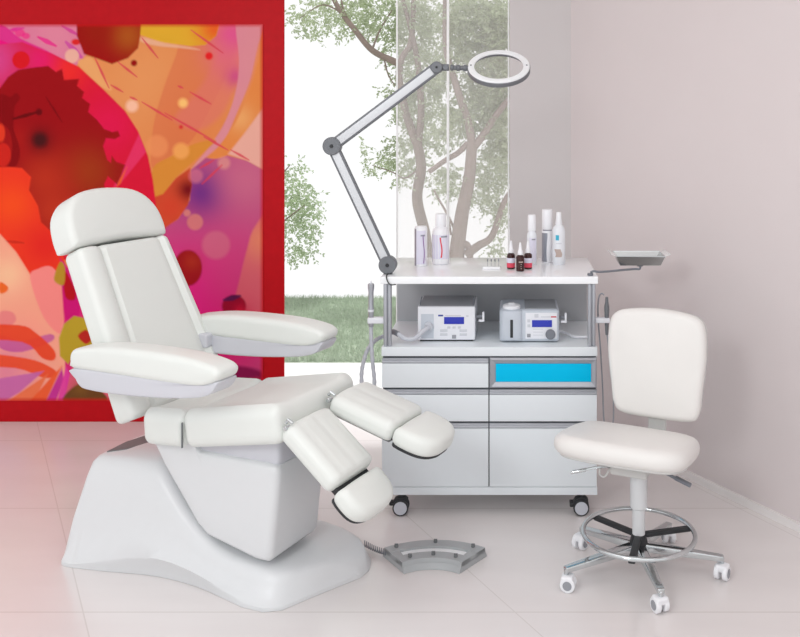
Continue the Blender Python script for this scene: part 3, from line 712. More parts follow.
for x0, x1, side_ in ((XL + .002, xm - .002, 'l'), (xm + .002, XR - .002, 'r')):
    if side_ == 'l': front(x0, x1, 357, 387.3, 'drawer')
    front(x0, x1, 388.3, 421, 'drawer'); front(x0, x1, 422, 486.3, 'door')
# cyan drawer in its bevelled metal frame
x0, x1, za, zb = xm + .002, XR - .002, Z(357.5), Z(387.5)
d_ = MB(); i0, i1, ia, ib = x0 + .023, x1 - .021, za - .022, zb + .022
q = [Vector((x0, YF, zb)), Vector((x1, YF, zb)), Vector((x1, YF, za)), Vector((x0, YF, za)), Vector((x0 + .006, YF - .006, zb + .006)), Vector((x1 - .006, YF - .006, zb + .006)), Vector((x1 - .006, YF - .006, za - .006)), Vector((x0 + .006, YF - .006, za - .006)),
     Vector((i0, YF + .003, ib)), Vector((i1, YF + .003, ib)), Vector((i1, YF + .003, ia)), Vector((i0, YF + .003, ia))]
bk_ = [Vector((v.x, YF + .0135, v.z)) for v in q[:4]]
d_.v = q + bk_
for k in range(4):
    l = (k + 1) % 4; d_.f += [(k, l, 4 + l, 4 + k), (4 + k, 4 + l, 8 + l, 8 + k), (12 + k, 12 + l, l, k)]
d_.f.append((12, 13, 14, 15)); d_.f.append((8, 9, 10, 11))
dr = d_.build('drawer', M_alu, cart, ang=15, label='drawer in a grey metal frame')
MB().box((i0, YF + .0005, ib), (i1, YF + .005, ia), .001).build('cyan_panel', M_cyan, dr, label='bright cyan front panel')
for px in (401, 581):
    c = Vector((fx(px, 3.26), 3.262, .030)); h = MB()
    h.dpad(frame(c, (1, 0, 0), (0, 0, 1), (0, -1, 0)), [(-.028, .006), (-.030, .016), (-.022, .030), (-.006, .037), (.016, .036), (.026, .026), (.020, .008), (.004, .010)], .03, .004)
    h.rbox(world(c + Vector((-.032, 0, .012))), (.02, .03, .012), .003); h.cyl(c + Vector((0.004, 0, .043)), UP, .011, .02, 14)
    if px == 581: h.rbox(world(c + Vector((-.036, -.004, .004))), (.012, .022, .006), .002)
    w = h.build('castor', M_dark, cart, label='black braked castor')
    for sy in (-1, 1):
        wh = MB().cyl(c + Vector((0, sy * .016, 0)), (0, 1, 0), .0295, .014, 28, .003).build('wheel', M_dark, w)
        MB().cyl(c + Vector((0, sy * .0235, 0)), (0, 1, 0), .024, .003, 28, .001).build('hub_cap', M_hose, w, label='pale grey hub cap')

# ------------------------------------------------------------------ magnifier lamp
YL = 3.30
J1, J2, J3 = at(388, 264.5, YL), at(332.5, 146, YL), at(437, 67.5, YL)
lamp = thing('magnifier_lamp', (J1.x, YL, zt), 'grey jointed magnifying lamp with a white ring head clamped to the trolley corner', 'lamp')
lb = MB(); lb.cyl((J1.x, YL, zt + .0025), UP, .017, .005, 20); lb.cyl((J1.x, YL, zt + .012), UP, .008, .02, 14); lb.build('base_pin', M_dark, lamp)
for j, r_, nm in ((J1, .033, 'lower_joint'), (J2, .034, 'elbow_joint'), (J3, .022, 'upper_joint')):
    jo = MB().cyl(j, (0, 1, 0), r_, .04, 32, .003).build(nm, M_lamp, lamp)
    MB().cyl(j + Vector((0, -.021, 0)), (0, 1, 0), r_ * .2, .006, 12).build('joint_screw', M_dark, jo)
for a, bb, o in ((J1, J2, .0), (J2, J3, .0)):
    d = (bb - a).normalized(); nn = Vector((-d.z, 0, d.x)); L_ = (bb - a).length; ce = (a + bb) / 2
    ar = MB().rbox(frame(ce, d, nn, (0, 1, 0)), (L_, .044, .022), .005).build('arm', M_lamp, lamp)
    MB().rbox(frame(ce + Vector((0, -.0115, 0)), d, nn, (0, 1, 0)), (L_ - .045, .028, .004), .0015).build('arm_cover', M_lampl, ar, label='light grey arm cover strip')
RC = at(498.8, 66, YL)
ta = math.radians(35.0); rn = Vector((0, -math.sin(ta), math.cos(ta))); rv = Vector((0, math.cos(ta), math.sin(ta)))
nk = MB(); p0 = J3; p1 = RC - Vector((.112, 0, 0)) - rn * .012
nk.tube([p0 + Vector((.015, 0, 0)), at(449, 67.5, YL)], .013, 12); nk.cyl(at(446, 67.5, YL), (0, 1, 0), .011, .036, 16)
for k in range(5): nk.cyl(at(452 + k * 3.2, 67.6 + k * .15, YL), (1, 0, 0), .012 if k % 2 == 0 else .009, .012, 14)
nk.tube([at(464, 67.8, YL), p1 + Vector((.01, 0, 0))], [.010, .012], 10); nk.build('head_neck', M_lamp, lamp)
def ringmesh(ro, ri, h0, h1, k=64):
    m = MB()
    for i in range(k):
        a = 2 * PI * i / k; d = Vector((1, 0, 0)) * math.cos(a) + rv * math.sin(a)
        m.v += [RC + d * ro + rn * h0, RC + d * (ro) + rn * (h1 - .003), RC + d * (ro - .003) + rn * h1, RC + d * (ri + .002) + rn * h1, RC + d * ri + rn * (h1 - .002), RC + d * ri + rn * h0]
    for i in range(k):
        j = (i + 1) % k
        for q in range(6): m.f.append((i * 6 + q, i * 6 + (q + 1) % 6, j * 6 + (q + 1) % 6, j * 6 + q))
    return m
hd = ringmesh(.118, .104, -.020, -.003).build('head_housing', M_lamp, lamp)
rg = ringmesh(.1155, .092, -.004, .003).build('light_ring', M_ringw, lamp, label='white ring face of the lamp head')
for sg in (-1, 1): MB().cyl(RC + Vector((sg * .104, 0, 0)) + rn * .004, rn, .0035, .003, 12).build('ring_screw', M_lamp, rg)
le = MB(); pr = [(.0, -.010)] + [(.0935 * math.sin(i / 6 * PI / 2), -.010 + .0) for i in range(1, 7)]
le.lathe(RC, [(.0935, -.012), (.0935, -.008), (.07, -.0065), (.03, -.006)], 48, rn); le.build('lens', M_lens, lamp, label='clear magnifying lens')
cb = catmull([Vector((J1.x + .002, YL - .01, zt + .004)), Vector((J1.x + .004, YF - .003, zt + .003)), Vector((J1.x + .007, YF - .006, zt - .012)), Vector((J1.x + .018, YF - .005, .852)), Vector((J1.x + .036, YF + .01, .850))], 6)
MB().tube(cb, .0022, 8).build('power_cord', M_dark, lamp, label='thin black cord over the worktop edge')

# ------------------------------------------------------------------ bottles and small things on the worktop
def yon(py): return (H - zt) * F / (py - PY)          # depth on the worktop for a foot seen at py
def strip(o, r, a0, a1, z0, z1, wob=0, th=.0006, k=6, kz=8):
    m = MB(); 
    for j in range(kz + 1):
        for i in range(k + 1):
            a = a0 + (a1 - a0) * i / k + wob * math.sin(j / kz * PI * 1.5)
            for rr in (r, r + th): m.v.append(Vector(o) + Vector((math.sin(a) * rr, -math.cos(a) * rr, z0 + (z1 - z0) * j / kz)))
    w = (k + 1) * 2
    for j in range(kz):
        for i in range(k):
            q = j * w + i * 2; m.f += [(q + 1, q + 3, q + w + 3, q + w + 1), (q, q + w, q + w + 2, q + 2)]
        m.f += [(j * w, j * w + 1, (j + 1) * w + 1, (j + 1) * w), (j * w + 2 * k, (j + 1) * w + 2 * k, (j + 1) * w + 2 * k + 1, j * w + 2 * k + 1)]
    for i in range(k):
        q = i * 2; m.f.append((q, q + 2, q + 3, q + 1)); q += kz * w; m.f.append((q, q + 1, q + 3, q + 2))
    return m
BG = 'bottles on the worktop'
Y = yon(265.5); r = 6.3 / F * Y; o = Vector((fx(421, Y), Y, zt)); h = .152
t = thing('powder_canister', o, 'slim silver and white canister with a violet stripe beside the lamp on the worktop', 'canister')
MB().lathe(o, [(r - .002, 0), (r, .002), (r, h - .008), (r - .001, h - .006)], 32).build('can', M_bottle, t)
MB().lathe(o + UP * (h - .006), [(r - .001, 0), (r - .0005, .002), (r - .002, .008), (r - .006, .010)], 32).build('cap', M_bottle, t)
strip(o, r, -1.75, -.72, .002, h - .006).build('silver_side', M_silver, t, label='silver band on the left side'); strip(o, r, -.70, .9, .008, h - .012).build('sleeve_label', M_lilac, t)
strip(o, r + .0006, .46, .58, .012, h - .03, .10).build('violet_stripe', M_violet, t)
strip(o, r + .0006, .05, .75, h - .034, h - .028).build('print_line', M_silver, t)
Y = yon(263.5); o = Vector((fx(440.8, Y), Y, zt)); s = Y / F; r = 8.6 * s
t = thing('lotion_bottle', o, 'broad white lotion bottle with a red stripe and tall white cap', 'bottle', BG)
MB().lathe(o, [(r - .003, 0), (r, .003), (r, .030), (r, .118), (r * .93, .135), (r * .72, .145), (r * .6, .148)], 32).build('body', M_bottle, t)
MB().lathe(o + UP * .146, [(r * .62, 0), (r * .64, .002), (r * .60, .050), (r * .55, .053)], 32).build('cap', M_bottle, t)
strip(o, r, -1.2, 1.2, .022, .118).build('label_band', M_lilac, t); strip(o, r + .0006, .05, .19, .028, .108, .09).build('red_stripe', M_redsw, t)
strip(o, r + .0006, .10, .85, .108, .114).build('print_line', M_silver, t); strip(o, r, -1.9, -1.25, .01, .118).build('side_shade_strip', M_silver, t)  # silver strip on the left paints the bottle's side shade
def spray(px, foot, rpx, hh, label, kind):
    Y = yon(foot); o = Vector((fx(px, Y), Y, zt)); s = Y / F; r = rpx * s
    t = thing('spray_bottle' if kind != 'tall' else 'foam_bottle', o, label, 'bottle', BG)
    if kind == 'pump':
        MB().lathe(o, [(r - .002, 0), (r, .003), (r, hh * .56), (r * .93, hh * .62), (r * .74, hh * .655), (r * .72, hh * .68)], 28).build('body', M_bottle2, t)
        MB().lathe(o + UP * hh * .675, [(r * .82, 0), (r * .84, .003), (r * .80, hh * .31), (r * .7, hh * .325)], 28).build('cap', M_bottle, t)
        strip(o, r, -.5, 1.0, hh * .08, hh * .54).build('label_sheet', M_lilac, t); strip(o, r + .0006, -.05, .75, hh * .50, hh * .525).build('print_line', M_mgrey, t)
    elif kind == 'tall':
        MB().lathe(o, [(r - .002, 0), (r, .003), (r, hh * .62), (r * .9, hh * .64)], 28).build('body', M_bottle, t)
        MB().lathe(o + UP * hh * .64, [(r * .96, 0), (r * .98, .003), (r * .98, hh * .345), (r * .9, hh * .36)], 28).build('cap', M_bottle, t)
        strip(o, r, -1.5, -.10, .004, hh * .56, -.1).build('silver_label', M_silver, t, label='silver grey label on the left half'); strip(o, r, -1.0, .9, hh * .60, hh * .625).build('print_line', M_mgrey, t)
    else:
        MB().lathe(o, [(r - .002, 0), (r, .003), (r * 1.02, hh * .30), (r, hh * .64), (r * .86, hh * .71), (r * .5, hh * .76), (r * .44, hh * .78)], 28).build('body', M_bottle2, t)
        MB().lathe(o + UP * hh * .765, [(r * .52, 0), (r * .54, .003), (r * .44, hh * .12), (r * .40, hh * .22), (r * .32, hh * .235)], 24).build('nozzle', M_bottle, t)
        strip(o, r, -.55, -.02, hh * .47, hh * .57).build('blue_square', M_aqua, t, label='blue square print')
        strip(o, r * 1.02, -.62, .35, hh * .15, hh * .30, .12).build('beige_print', M_beige, t, label='beige blotch print')
        strip(o, r, -.5, .4, hh * .40, hh * .42).build('print_line', M_lgrey, t)
spray(531.8, 264.5, 4.9, .198, 'slender white spray bottle behind the dark dropper bottles', 'pump')
spray(547.3, 262.0, 5.4, .213, 'tall white bottle with a silver-grey label at the back of the worktop', 'tall')
spray(558.8, 264.0, 6.4, .207, 'clear white spray bottle with a blue square print, rightmost on the worktop', 'nozzle')
def dropper(px, foot, label, kind):
    Y = yon(foot); o = Vector((fx(px, Y), Y, zt)); s = Y / F; r = 4.1 * s
    t = thing('dropper_bottle', o, label, 'bottle', 'small dark dropper bottles on the worktop')
    MB().lathe(o, [(r - .002, 0), (r, .002), (r, .050), (r * .9, .057), (r * .55, .061), (r * .5, .063)], 24).build('body', M_amber, t)
    MB().lathe(o + UP * .062, [(r * .62, 0), (r * .64, .002), (r * .60, .014), (r * .45, .017), (r * .36, .028), (r * .22, .045), (r * .1, .047)], 20).build('dropper_cap', M_bottle, t)
    if kind == 'pink':
        strip(o, r, -1.5, 1.3, .007, .024).build('pink_label', M_pinkl, t, label='pink red label'); strip(o, r, -1.5, 1.3, .0245, .043).build('pale_label', M_lilac, t)
    else:
        strip(o, r, -.35, .75, .034, .038).build('print_line', M_beige, t)
        for k, w in enumerate((.3, .2, .28)): strip(o, r, .1, .1 + w, .010 + k * .008, .0125 + k * .008).build('print_line', M_beige, t)
dropper(511.0, 268.8, 'dark dropper bottle with pink label, left of the three droppers', 'pink')
dropper(528.0, 268.8, 'dark dropper bottle with pink label, right of the three droppers', 'pink')
dropper(520.2, 271.0, 'dark brown dropper bottle without pink label, standing in front of the other two', 'brown')
# four burrs in a clear stand
Y = yon(269); o = Vector((fx(491.5, Y), Y, zt))
tag(MB().box((o.x - .034, o.y - .012, zt), (o.x + .034, o.y + .012, zt + .010), .002).build('burr_block', M_top), 'small low white block holding four burrs on the worktop', 'holder')
proto = None
for k, (px, hh) in enumerate(((487.5, .030), (491.2, .034), (495.0, .029), (498.7, .031))):
    lo = Vector((fx(px, Y), Y, zt + .0102)); lab = ['leftmost grinding burr in the white block', 'second grinding burr from the left in the white block, its tip darkest', 'third grinding burr from the left in the white block', 'rightmost grinding burr in the white block'][k]
    if proto is None:
        proto = thing('grinding_burr', lo, lab, 'burr', 'grinding burrs in the white block')
        MB().lathe(lo, [(.0012, 0), (.0012, .018)], 8).build('shank', M_chrome, proto); MB().lathe(lo + UP * .018, [(.0012, 0), (.0022, .002), (.0025, .007), (.0012, .011)], 10).build('head', M_knob, proto)
    else: copy_thing(proto, lo, lab)

# ------------------------------------------------------------------ steel tray on its swivel arm
YT = 3.385
tc = Vector((fx(638.5, YT), YT, .905))
tray = thing('instrument_tray', tc, 'shallow stainless steel instrument tray held out beside the trolley on a swivel arm', 'tray')
def dish(w0, d0, w1, d1, h, fw):
    m = MB()
    def ring(w, d, z): 
        k = len(m.v); m.v += [tc + Vector((-w, -d, z)), tc + Vector((w, -d, z)), tc + Vector((w, d, z)), tc + Vector((-w, d, z))]; return k
    rr = [ring(w0 - .002, d0 - .002, .0), ring(w1, d1, h), ring(w1 - .003, d1 - .003, h), ring(w0 - .005, d0 - .005, .003)]
    for a, bb in zip(rr, rr[1:]):
        for i in range(4): m.f.append((a + i, a + (i + 1) % 4, bb + (i + 1) % 4, bb + i))
    m.f.append((0, 3, 2, 1)); m.f.append((rr[3], rr[3] + 1, rr[3] + 2, rr[3] + 3))
    return m
dish(.078, .055, .092, .066, .036, 0).build('pan', M_steel, tray, ang=20)
for sg in (-1, 1):
    f = MB(); d = Vector((sg * .88, 0, -.47 if sg > 0 else .47 )).normalized(); d = Vector((sg, 0, .30)).normalized()
    f.rbox(frame(tc + Vector((sg * .101, 0, .0395)), d, (0, 1, 0), Vector((0, 0, 1))), (.022, .128, .002), .0008).build('flange', M_flange, tray, label='bright polished end flange')
f = MB(); f.tube([tc + Vector((-.091, -.066, .036)), tc + Vector((.091, -.066, .036)), tc + Vector((.091, .066, .036)), tc + Vector((-.091, .066, .036))], .0024, 8, closed=True)
f.build('rim', M_chrome, tray)
sw = thing('swivel_arm', (XR - .02, YF + .02, zt), 'thin bent steel arm carrying the tray at the right trolley corner', 'arm')
pts = [Vector((XR - .024, YF + .022, zt + .012)), Vector((XR - .012, YF + .022, zt + .017)), Vector((XR + .02, YF + .03, zt + .013)), Vector((tc.x - .03, YT - .05, zt + .011)), Vector((tc.x - .006, YT - .05, zt + .011)), Vector((tc.x, YT - .045, zt + .015)), Vector((tc.x, YT - .04, .9035))]
pts = [pts[0]] + catmull(pts[1:], 5)
MB().tube(pts, .0042, 10).build('rod', M_knob, sw); MB().cyl((XR - .024, YF + .022, zt + .005), UP, .011, .009, 18).build('pivot', M_knob, sw)
MB().cyl((tc.x, YT - .04, .9025), UP, .012, .004, 16).build('mount_plate', M_knob, sw)

# ------------------------------------------------------------------ shelf machines
def fitted(px0, px1, pyt, pyb, Y): return fx(px0, Y), fx(px1, Y), fz(pyt, Y), fz(pyb, Y)
ZS = .6225
Yd = (H - ZS) * F / (342 - PY)
x0, x1 = fx(417.5, Yd), fx(475, Yd); h1 = fz(307, Yd)
dev = thing('suction_unit', ((x0 + x1) / 2, Yd + .1, ZS), 'white box-shaped foot care unit with blue display and hose at left on the shelf', 'medical device', 'devices on the trolley shelf')
dp = MB().rbox(world(((x0 + x1) / 2, Yd + .11, (ZS + .006 + h1) / 2)), (x1 - x0, .21, h1 - ZS - .006), (.006, .004, .005)).build('casing', M_dev, dev)
MB().box((x0 + .004, Yd + .012, h1 - .002), (x1 - .004, Yd + .21, h1 + .0015), .001).build('top_cover', M_devtop, dp, label='grey top cover')
MB().box((x0 + .008, Yd + .015, ZS), (x1 - .008, Yd + .2, ZS + .008), .001).build('foot_plate', M_dark, dev)
def onf(px0, px1, pya, pyb, m, nm, par, Yv, d=.002, lab=None, y0=0.0):
    return MB().box((fx(px0, Yv), Yv + .004 - d + y0, fz(pyb, Yv)), (fx(px1, Yv), Yv + .0065 + y0, fz(pya, Yv)), .0006).build(nm, m, par, label=lab)
onf(444, 464, 317.3, 324.3, M_blue, 'display', dp, Yd, .001, 'blue display'); onf(438, 443, 315.0, 316.6, M_navy, 'blue_mark', dp, Yd, .0005); onf(445, 461, 315.3, 316.3, M_lgrey, 'print_line', dp, Yd, .0003); onf(466, 468.5, 315.6, 317, M_lgrey, 'print_line', dp, Yd, .0003)
onf(421, 433.6, 314.2, 338.6, M_devg, 'socket_plate', dp, Yd, .001, 'grey socket plate')
onf(452, 456, 335.2, 338.8, M_mgrey, 'button', dp, Yd, .001, 'grey square button')
for px in (447.2, 452.4, 457.8): onf(px, px + 3.2, 326.6, 328.8, M_lgrey, 'button', dp, Yd, .0008)
for px in (440, 459.5): 
    for py in (329.5, 333.5): onf(px, px + 7.5, py, py + 2.6, M_lgrey, 'button', dp, Yd, .0006)
for xx in (x0 + .006, x1 - .006):
    MB().tube([Vector((xx, Yd + .03, h1)), Vector((xx + (.004 if xx < 0 and xx == x0 + .006 else -.001), Yd + .06, h1 + .026))], .0024, 8).build('side_bar', M_knob, dp)
MB().cyl(Vector((fx(428.5, Yd), Yd - .003, fz(326, Yd))), (0, 1, 0), .016, .014, 20).build('socket', M_hose, dp)
# bracket at the right side of each machine
def rest(par, px, py, Yv, xside):
    cx_, cz_ = fx(px, Yv), fz(py, Yv)
    MB().box((xside, Yv + .03, cz_ - .004), (cx_ + .004, Yv + .036, cz_ + .006), .001).build('rest_stem', M_knob, par)
    m = MB(); m.box((cx_ + .002, Yv + .022, cz_ - .018), (cx_ + .010, Yv + .04, cz_ + .018), .002).box((cx_ - .012, Yv + .022, cz_ - .018), (cx_ + .006, Yv + .04, cz_ - .010), .002)
    m.build('handpiece_rest', M_dev, par)
rest(dp, 481.5, 318.5, Yd, x1 - .002)
# suction hose
A_ = Vector((fx(428.5, Yd), Yd - .008, fz(326, Yd)))
hp = catmull([A_ + Vector((0, .006, .0)), A_ + Vector((-.004, -.012, -.004)), at(421, 333, Yd - .035), at(414, 338.5, Yd - .035), at(405, 338.5, Yd - .03), at(399, 334.5, Yd - .03), at(394, 332, Yd - .01)], 8)
hz = thing('suction_hose', A_, 'light grey hose running from the left shelf unit to the handpiece beside the trolley', 'hose')
MB().tube(hp, .0085, 12).build('hose_end', M_hose, hz)
MB().tube(catmull([at(398.5, 334.3, Yd - .03), at(394, 332, Yd - .01), at(391, 331.8, Yd)], 4), .0098, 14).build('dark_sleeve', M_knob, hz, label='dark grey sleeve on the hose')
YH = 3.27; XH = fx(371, YH)
ht = catmull([at(392, 332, Yd), at(384, 336, 3.36), at(376, 340, 3.31), at(368.5, 348, 3.29), at(364, 360, 3.285), at(361.5, 376, 3.28), at(363.5, 397, 3.278), at(369, 404, 3.275), at(374, 397, 3.272), at(374.3, 380, 3.27), at(372.4, 360, 3.27), at(371.2, 340, 3.27), at(371, 327, 3.27)], 9)
rr = [.0074 + .0009 * math.sin(i * 1.9) for i in range(len(ht))]
MB().tube(ht, rr, 12).build('corrugated_hose', M_hose, hz)
# handpiece holders
lh = thing('handpiece_holder', (XL - .02, YH, fz(320, YH)), 'white plastic handpiece bracket on the left trolley post', 'holder', 'handpiece brackets on the trolley posts')
z0 = fz(320, YH)
MB().box((fx(368, YH), YH - .016, z0 - .0105), (XL + .012, YH + .014, z0 + .0105), .003).build('bracket_arm', M_dev, lh)
hp1 = thing('suction_handpiece', (XH, YH, z0), 'grey handpiece with ribbed tip standing upright left of the trolley', 'handpiece', 'handpieces beside the trolley')
zb_ = fz(325.5, YH); ztp = fz(283.5, YH); L_ = ztp - zb_
MB().lathe((XH, YH, zb_), [(.0085, -.004), (.0095, 0), (.0095, L_ * .30), (.0108, L_ * .33), (.0108, L_ * .40), (.0095, L_ * .43), (.0095, L_ * .80), (.0118, L_ * .90), (.0118, L_ * .98), (.009, L_)], 20).build('grip', M_alu, hp1)
MB().lathe((XH, YH, zb_ + L_ * .36), [(.0112, -.004), (.0114, .0), (.0112, .004)], 20).build('white_ring', M_dev, hp1); MB().lathe((XH, YH, ztp - .001), [(.0035, 0), (.003, .006), (.0018, .012)], 12).build('tip', M_dev, hp1)
rh = thing('handpiece_holder', (XR + .02, YH, z0), 'white plastic handpiece bracket on the right trolley post', 'holder', 'handpiece brackets on the trolley posts')
MB().box((XR - .012, YH - .014, z0 - .009), (fx(609.5, YH), YH + .014, z0 + .009), .003).build('bracket_arm', M_dev, rh)
XQ = fx(606.8, YH)
hp2 = thing('grinder_handpiece', (XQ, YH, z0), 'slim dark grey handpiece standing upright right of the trolley', 'handpiece', 'handpieces beside the trolley')
zb_ = fz(331, YH); ztp = fz(297, YH); L_ = ztp - zb_
MB().lathe((XQ, YH, zb_), [(.005, -.014), (.006, 0), (.0075, L_ * .2), (.0085, L_ * .45), (.0095, L_ * .6), (.0095, L_ * .72), (.006, L_ * .86), (.005, L_)], 18).build('grip', M_lamp, hp2)
cw = catmull([Vector((XQ, YH, zb_ - .012)), Vector((XQ - .001, YH + .01, zb_ - .05)), at(606, 350, YH + .03)], 5)
cable = catmull([at(604, 295, YH + .012), at(601.5, 293.5, YH + .012), at(599, 297, YH + .012), at(598, 308, YH + .014), at(598.5, 325, YH + .016), at(600.5, 350, YH + .016), at(602.5, 385, YH + .016), at(604, 420, YH + .016), at(608, 437, YH + .016), at(613, 425, YH + .012), at(613, 385, YH + .004), at(608.5, 345, YH), Vector((XQ, YH, zb_ - .010))], 8)
MB().tube(cable, .0028, 8).build('cable', M_mgrey, hp2, label='thin grey cable looping down')

# second machine: spray unit with water tank
Ye = (H - ZS) * F / (343 - PY)
x0, x1 = fx(499.5, Ye), fx(559.5, Ye); h2 = fz(310, Ye)
dev2 = thing('spray_unit', ((x0 + x1) / 2, Ye + .1, ZS), 'grey unit with water tank, blue display and round dial, right on the trolley shelf', 'medical device', 'devices on the trolley shelf')
dq = MB().rbox(world(((x0 + x1) / 2, Ye + .105, (ZS + .003 + h2) / 2)), (x1 - x0, .20, h2 - ZS - .003), (.012, .012, .010), 2).build('casing', M_devg, dev2)
MB().box((fx(525, Ye) , Ye + .02, h2 - .003), (x1 - .01, Ye + .19, h2 + .002), .001).build('top_cover', M_devtop, dq)
tk = MB().rbox(world((fx(511.5, Ye), Ye + .02, (ZS + .008 + h2) / 2 )), (fx(523, Ye) - fx(500.5, Ye), .055, h2 - ZS - .008), (.022, .022, .006), 3).build('water_tank', M_devg, dev2)
MB().lathe((fx(511.5, Ye), Ye + .04, h2 - .004), [(.033, 0), (.034, .008), (.033, .014), (.028, .017), (.015, .019), (.012, .023), (.006, .024)], 28).build('tank_lid', M_bottle, tk, label='white screw lid')
MB().rbox(world((fx(511.6, Ye), Ye - .0075, fz(328.3, Ye))), (.0105, .004, .067), .0019).build('level_window', M_dark, tk, label='dark level slot')
onf(525.5, 557, 313, 339, M_dev, 'front_plate', dq, Ye, .0005, None)
onf(532, 552, 320.3, 327.2, M_blue, 'display', dq, Ye, .003, 'blue display'); onf(551, 556.5, 316.5, 317.7, M_redp, 'red_mark', dq, Ye, .0015); onf(541, 550.5, 316.6, 317.6, M_lgrey, 'print_line', dq, Ye, .0015); onf(534.5, 538.5, 314.2, 317.8, M_lgrey, 'print_line', dq, Ye, .0012)
onf(527, 530.6, 334, 337.5, M_mgrey, 'button', dq, Ye, .002, 'grey square button')
for py in (319.5, 324.5): onf(527.3, 530.3, py, py + 3, M_lgrey, 'button', dq, Ye, .0018)
for py in (329, 332, 335): onf(533, 543, py, py + .7, M_lgrey, 'print_line', dq, Ye, .0012)
MB().cyl(Vector((fx(550.4, Ye), Ye - .003, fz(334.2, Ye))), (0, 1, 0), .0185, .014, 28, .003).build('dial_knob', M_knob, dq, label='round dark grey dial')
rest(dq, 564.5, 319.5, Ye, x1 - .002)
hh_ = catmull([Vector((x1 - .02, Ye + .12, ZS + .02)), Vector((x1 + .03, Ye + .11, ZS + .012)), Vector((x1 + .06, Ye + .07, ZS + .007)), Vector((XR - .04, Ye + .06, ZS + .008)), Vector((XR - .005, Ye + .05, ZS + .012))], 6)
MB().tube(hh_, .005, 8).build('supply_hose', M_dev, dev2)

# ------------------------------------------------------------------ work stool
SX, SY = .407, 2.84
th = math.radians(25); SF = Vector((-math.sin(th), -math.cos(th), 0)); SR = Vector((math.cos(th), -math.sin(th), 0))   # facing, its right in view
SO = Vector((SX, SY, 0))
def S(r_, f_, z): return SO + SR * r_ + SF * f_ + UP * z
stool = thing('work_stool', SO, 'white upholstered swivel stool with backrest and chrome foot ring in front of the trolley', 'stool')
so = [(-.20, -.08), (-.205, .05), (-.195, .15), (-.14, .20), (0, .212), (.14, .20), (.195, .15), (.205, .05), (.20, -.10), (.175, -.165), (.10, -.19), (-.10, -.19), (-.175, -.165)]
so = [(q.x, q.y) for q in catmull([(p[0] * 1.06, p[1] * .84, 0) for p in so], 4, True)]
ts = math.radians(7.5); sfw = SF * math.cos(ts) + UP * math.sin(ts); sup = UP * math.cos(ts) - SF * math.sin(ts)
MB().dpad(frame(S(-.032, .01, .408), SR, sfw, sup), so, .066, .031, .005, 6).build('seat', M_stool, stool, ang=70)
MB().dpad(frame(S(-.032, .01, .379), SR, sfw, sup), [(p[0] * .93, p[1] * .93) for p in so], .016, .006).build('seat_pan', M_stoolg, stool, ang=60)
bo = [(-.112, .0), (-.145, .03), (-.156, .10), (-.170, .22), (-.168, .31), (-.150, .355), (-.10, .375), (0, .383), (.10, .375), (.150, .355), (.168, .31), (.170, .22), (.158, .10), (.150, .03), (.120, .0), (0, -.006)]
bo = [(q.x, q.y) for q in catmull([(p[0], p[1] * .945, 0) for p in bo], 4, True)]
tl = math.radians(4); bup = UP * math.cos(tl) - SF * math.sin(tl); bfw = SF * math.cos(tl) + UP * math.sin(tl)
bc = S(.004, -.185, .446)
def bfr(x, y, z): return bc + SR * x + bup * y + bfw * (z + .25 * x * x + .0)
MB().dpad(bfr, bo, .05, .022, .010, 5).build('backrest', M_stool, stool, ang=70)
def bfr2(x, y, z): return bc + SR * x + bup * y + bfw * (z - .028 + .25 * x * x)
MB().dpad(bfr2, [(p[0] * .985, .19 + (p[1] - .19) * .985) for p in bo], .016, .006).build('back_shell', M_stoolg, stool, ang=60)
MB().rbox(frame(bc - bup * .035 - bfw * .022, SR, bup, bfw), (.062, .17, .012), .004).build('back_bar', M_stoolg, stool)
MB().rbox(frame(S(.012, -.12, .372), SR, SF, UP), (.062, .17, .014), .004).build('back_bar_foot', M_stoolg, stool)
MB().rbox(frame(S(-.01, .02, .350), SR, SF, UP), (.12, .13, .034), .008).build('tilt_mechanism', M_stoolg, stool)
MB().tube(catmull([S(-.05, .06, .352), S(-.10, .085, .352), S(-.15, .10, .340)], 5), .0045, 8).rbox(frame(S(-.165, .106, .336), (SR * -.93 + SF * .3 + UP * -.22).normalized(), SF, UP), (.05, .016, .010), .004).build('lever', M_chrome, stool, label='chrome lever with flat paddle')
MB().tube(catmull([S(-.07, .08, .35), S(-.085, .085, .325), S(-.10, .09, .33), S(-.10, .09, .35)], 5), .003, 8).build('lever_wire', M_stoolg, stool)
MB().tube(catmull([S(.05, .03, .350), S(.09, .02, .342), S(.125, .01, .326)], 5), .005, 8).rbox(frame(S(.145, .004, .318), (SR * .93 + UP * -.30).normalized(), SF, (UP + SR * .3).normalized()), (.055, .02, .010), .004).build('lever', M_knob, stool, label='dark lever with flat paddle')
MB().lathe(S(0, 0, 0), [(.020, .115), (.0205, .12), (.0205, .205), (.027, .212), (.0275, .335), (.025, .337)], 28).build('column', M_shell, stool)
MB().lathe(S(0, 0, 0), [(.022, .052), (.027, .06), (.029, .10), (.024, .118), (.021, .125)], 24).build('hub', M_dark, stool)
RR = .178; ZR = .128
ring = [S(RR * math.cos(2 * PI * k / 72), RR * math.sin(2 * PI * k / 72), ZR) for k in range(72)]
fr_ = MB().tube(ring, .0078, 12, closed=True).build('foot_ring', M_chrome, stool, ang=60)
for k, a in enumerate((15, 135, 255)):
    d = Vector((math.cos(math.radians(a)), math.sin(math.radians(a)), 0)); pn = Vector((-d.y, d.x, 0))
    MB().rbox(frame(SO + d * .10 + UP * (ZR - .008), d, pn, UP), (.16, .022, .014), .004).build('ring_spoke', M_dark, fr_, label='black spoke carrying the foot ring')
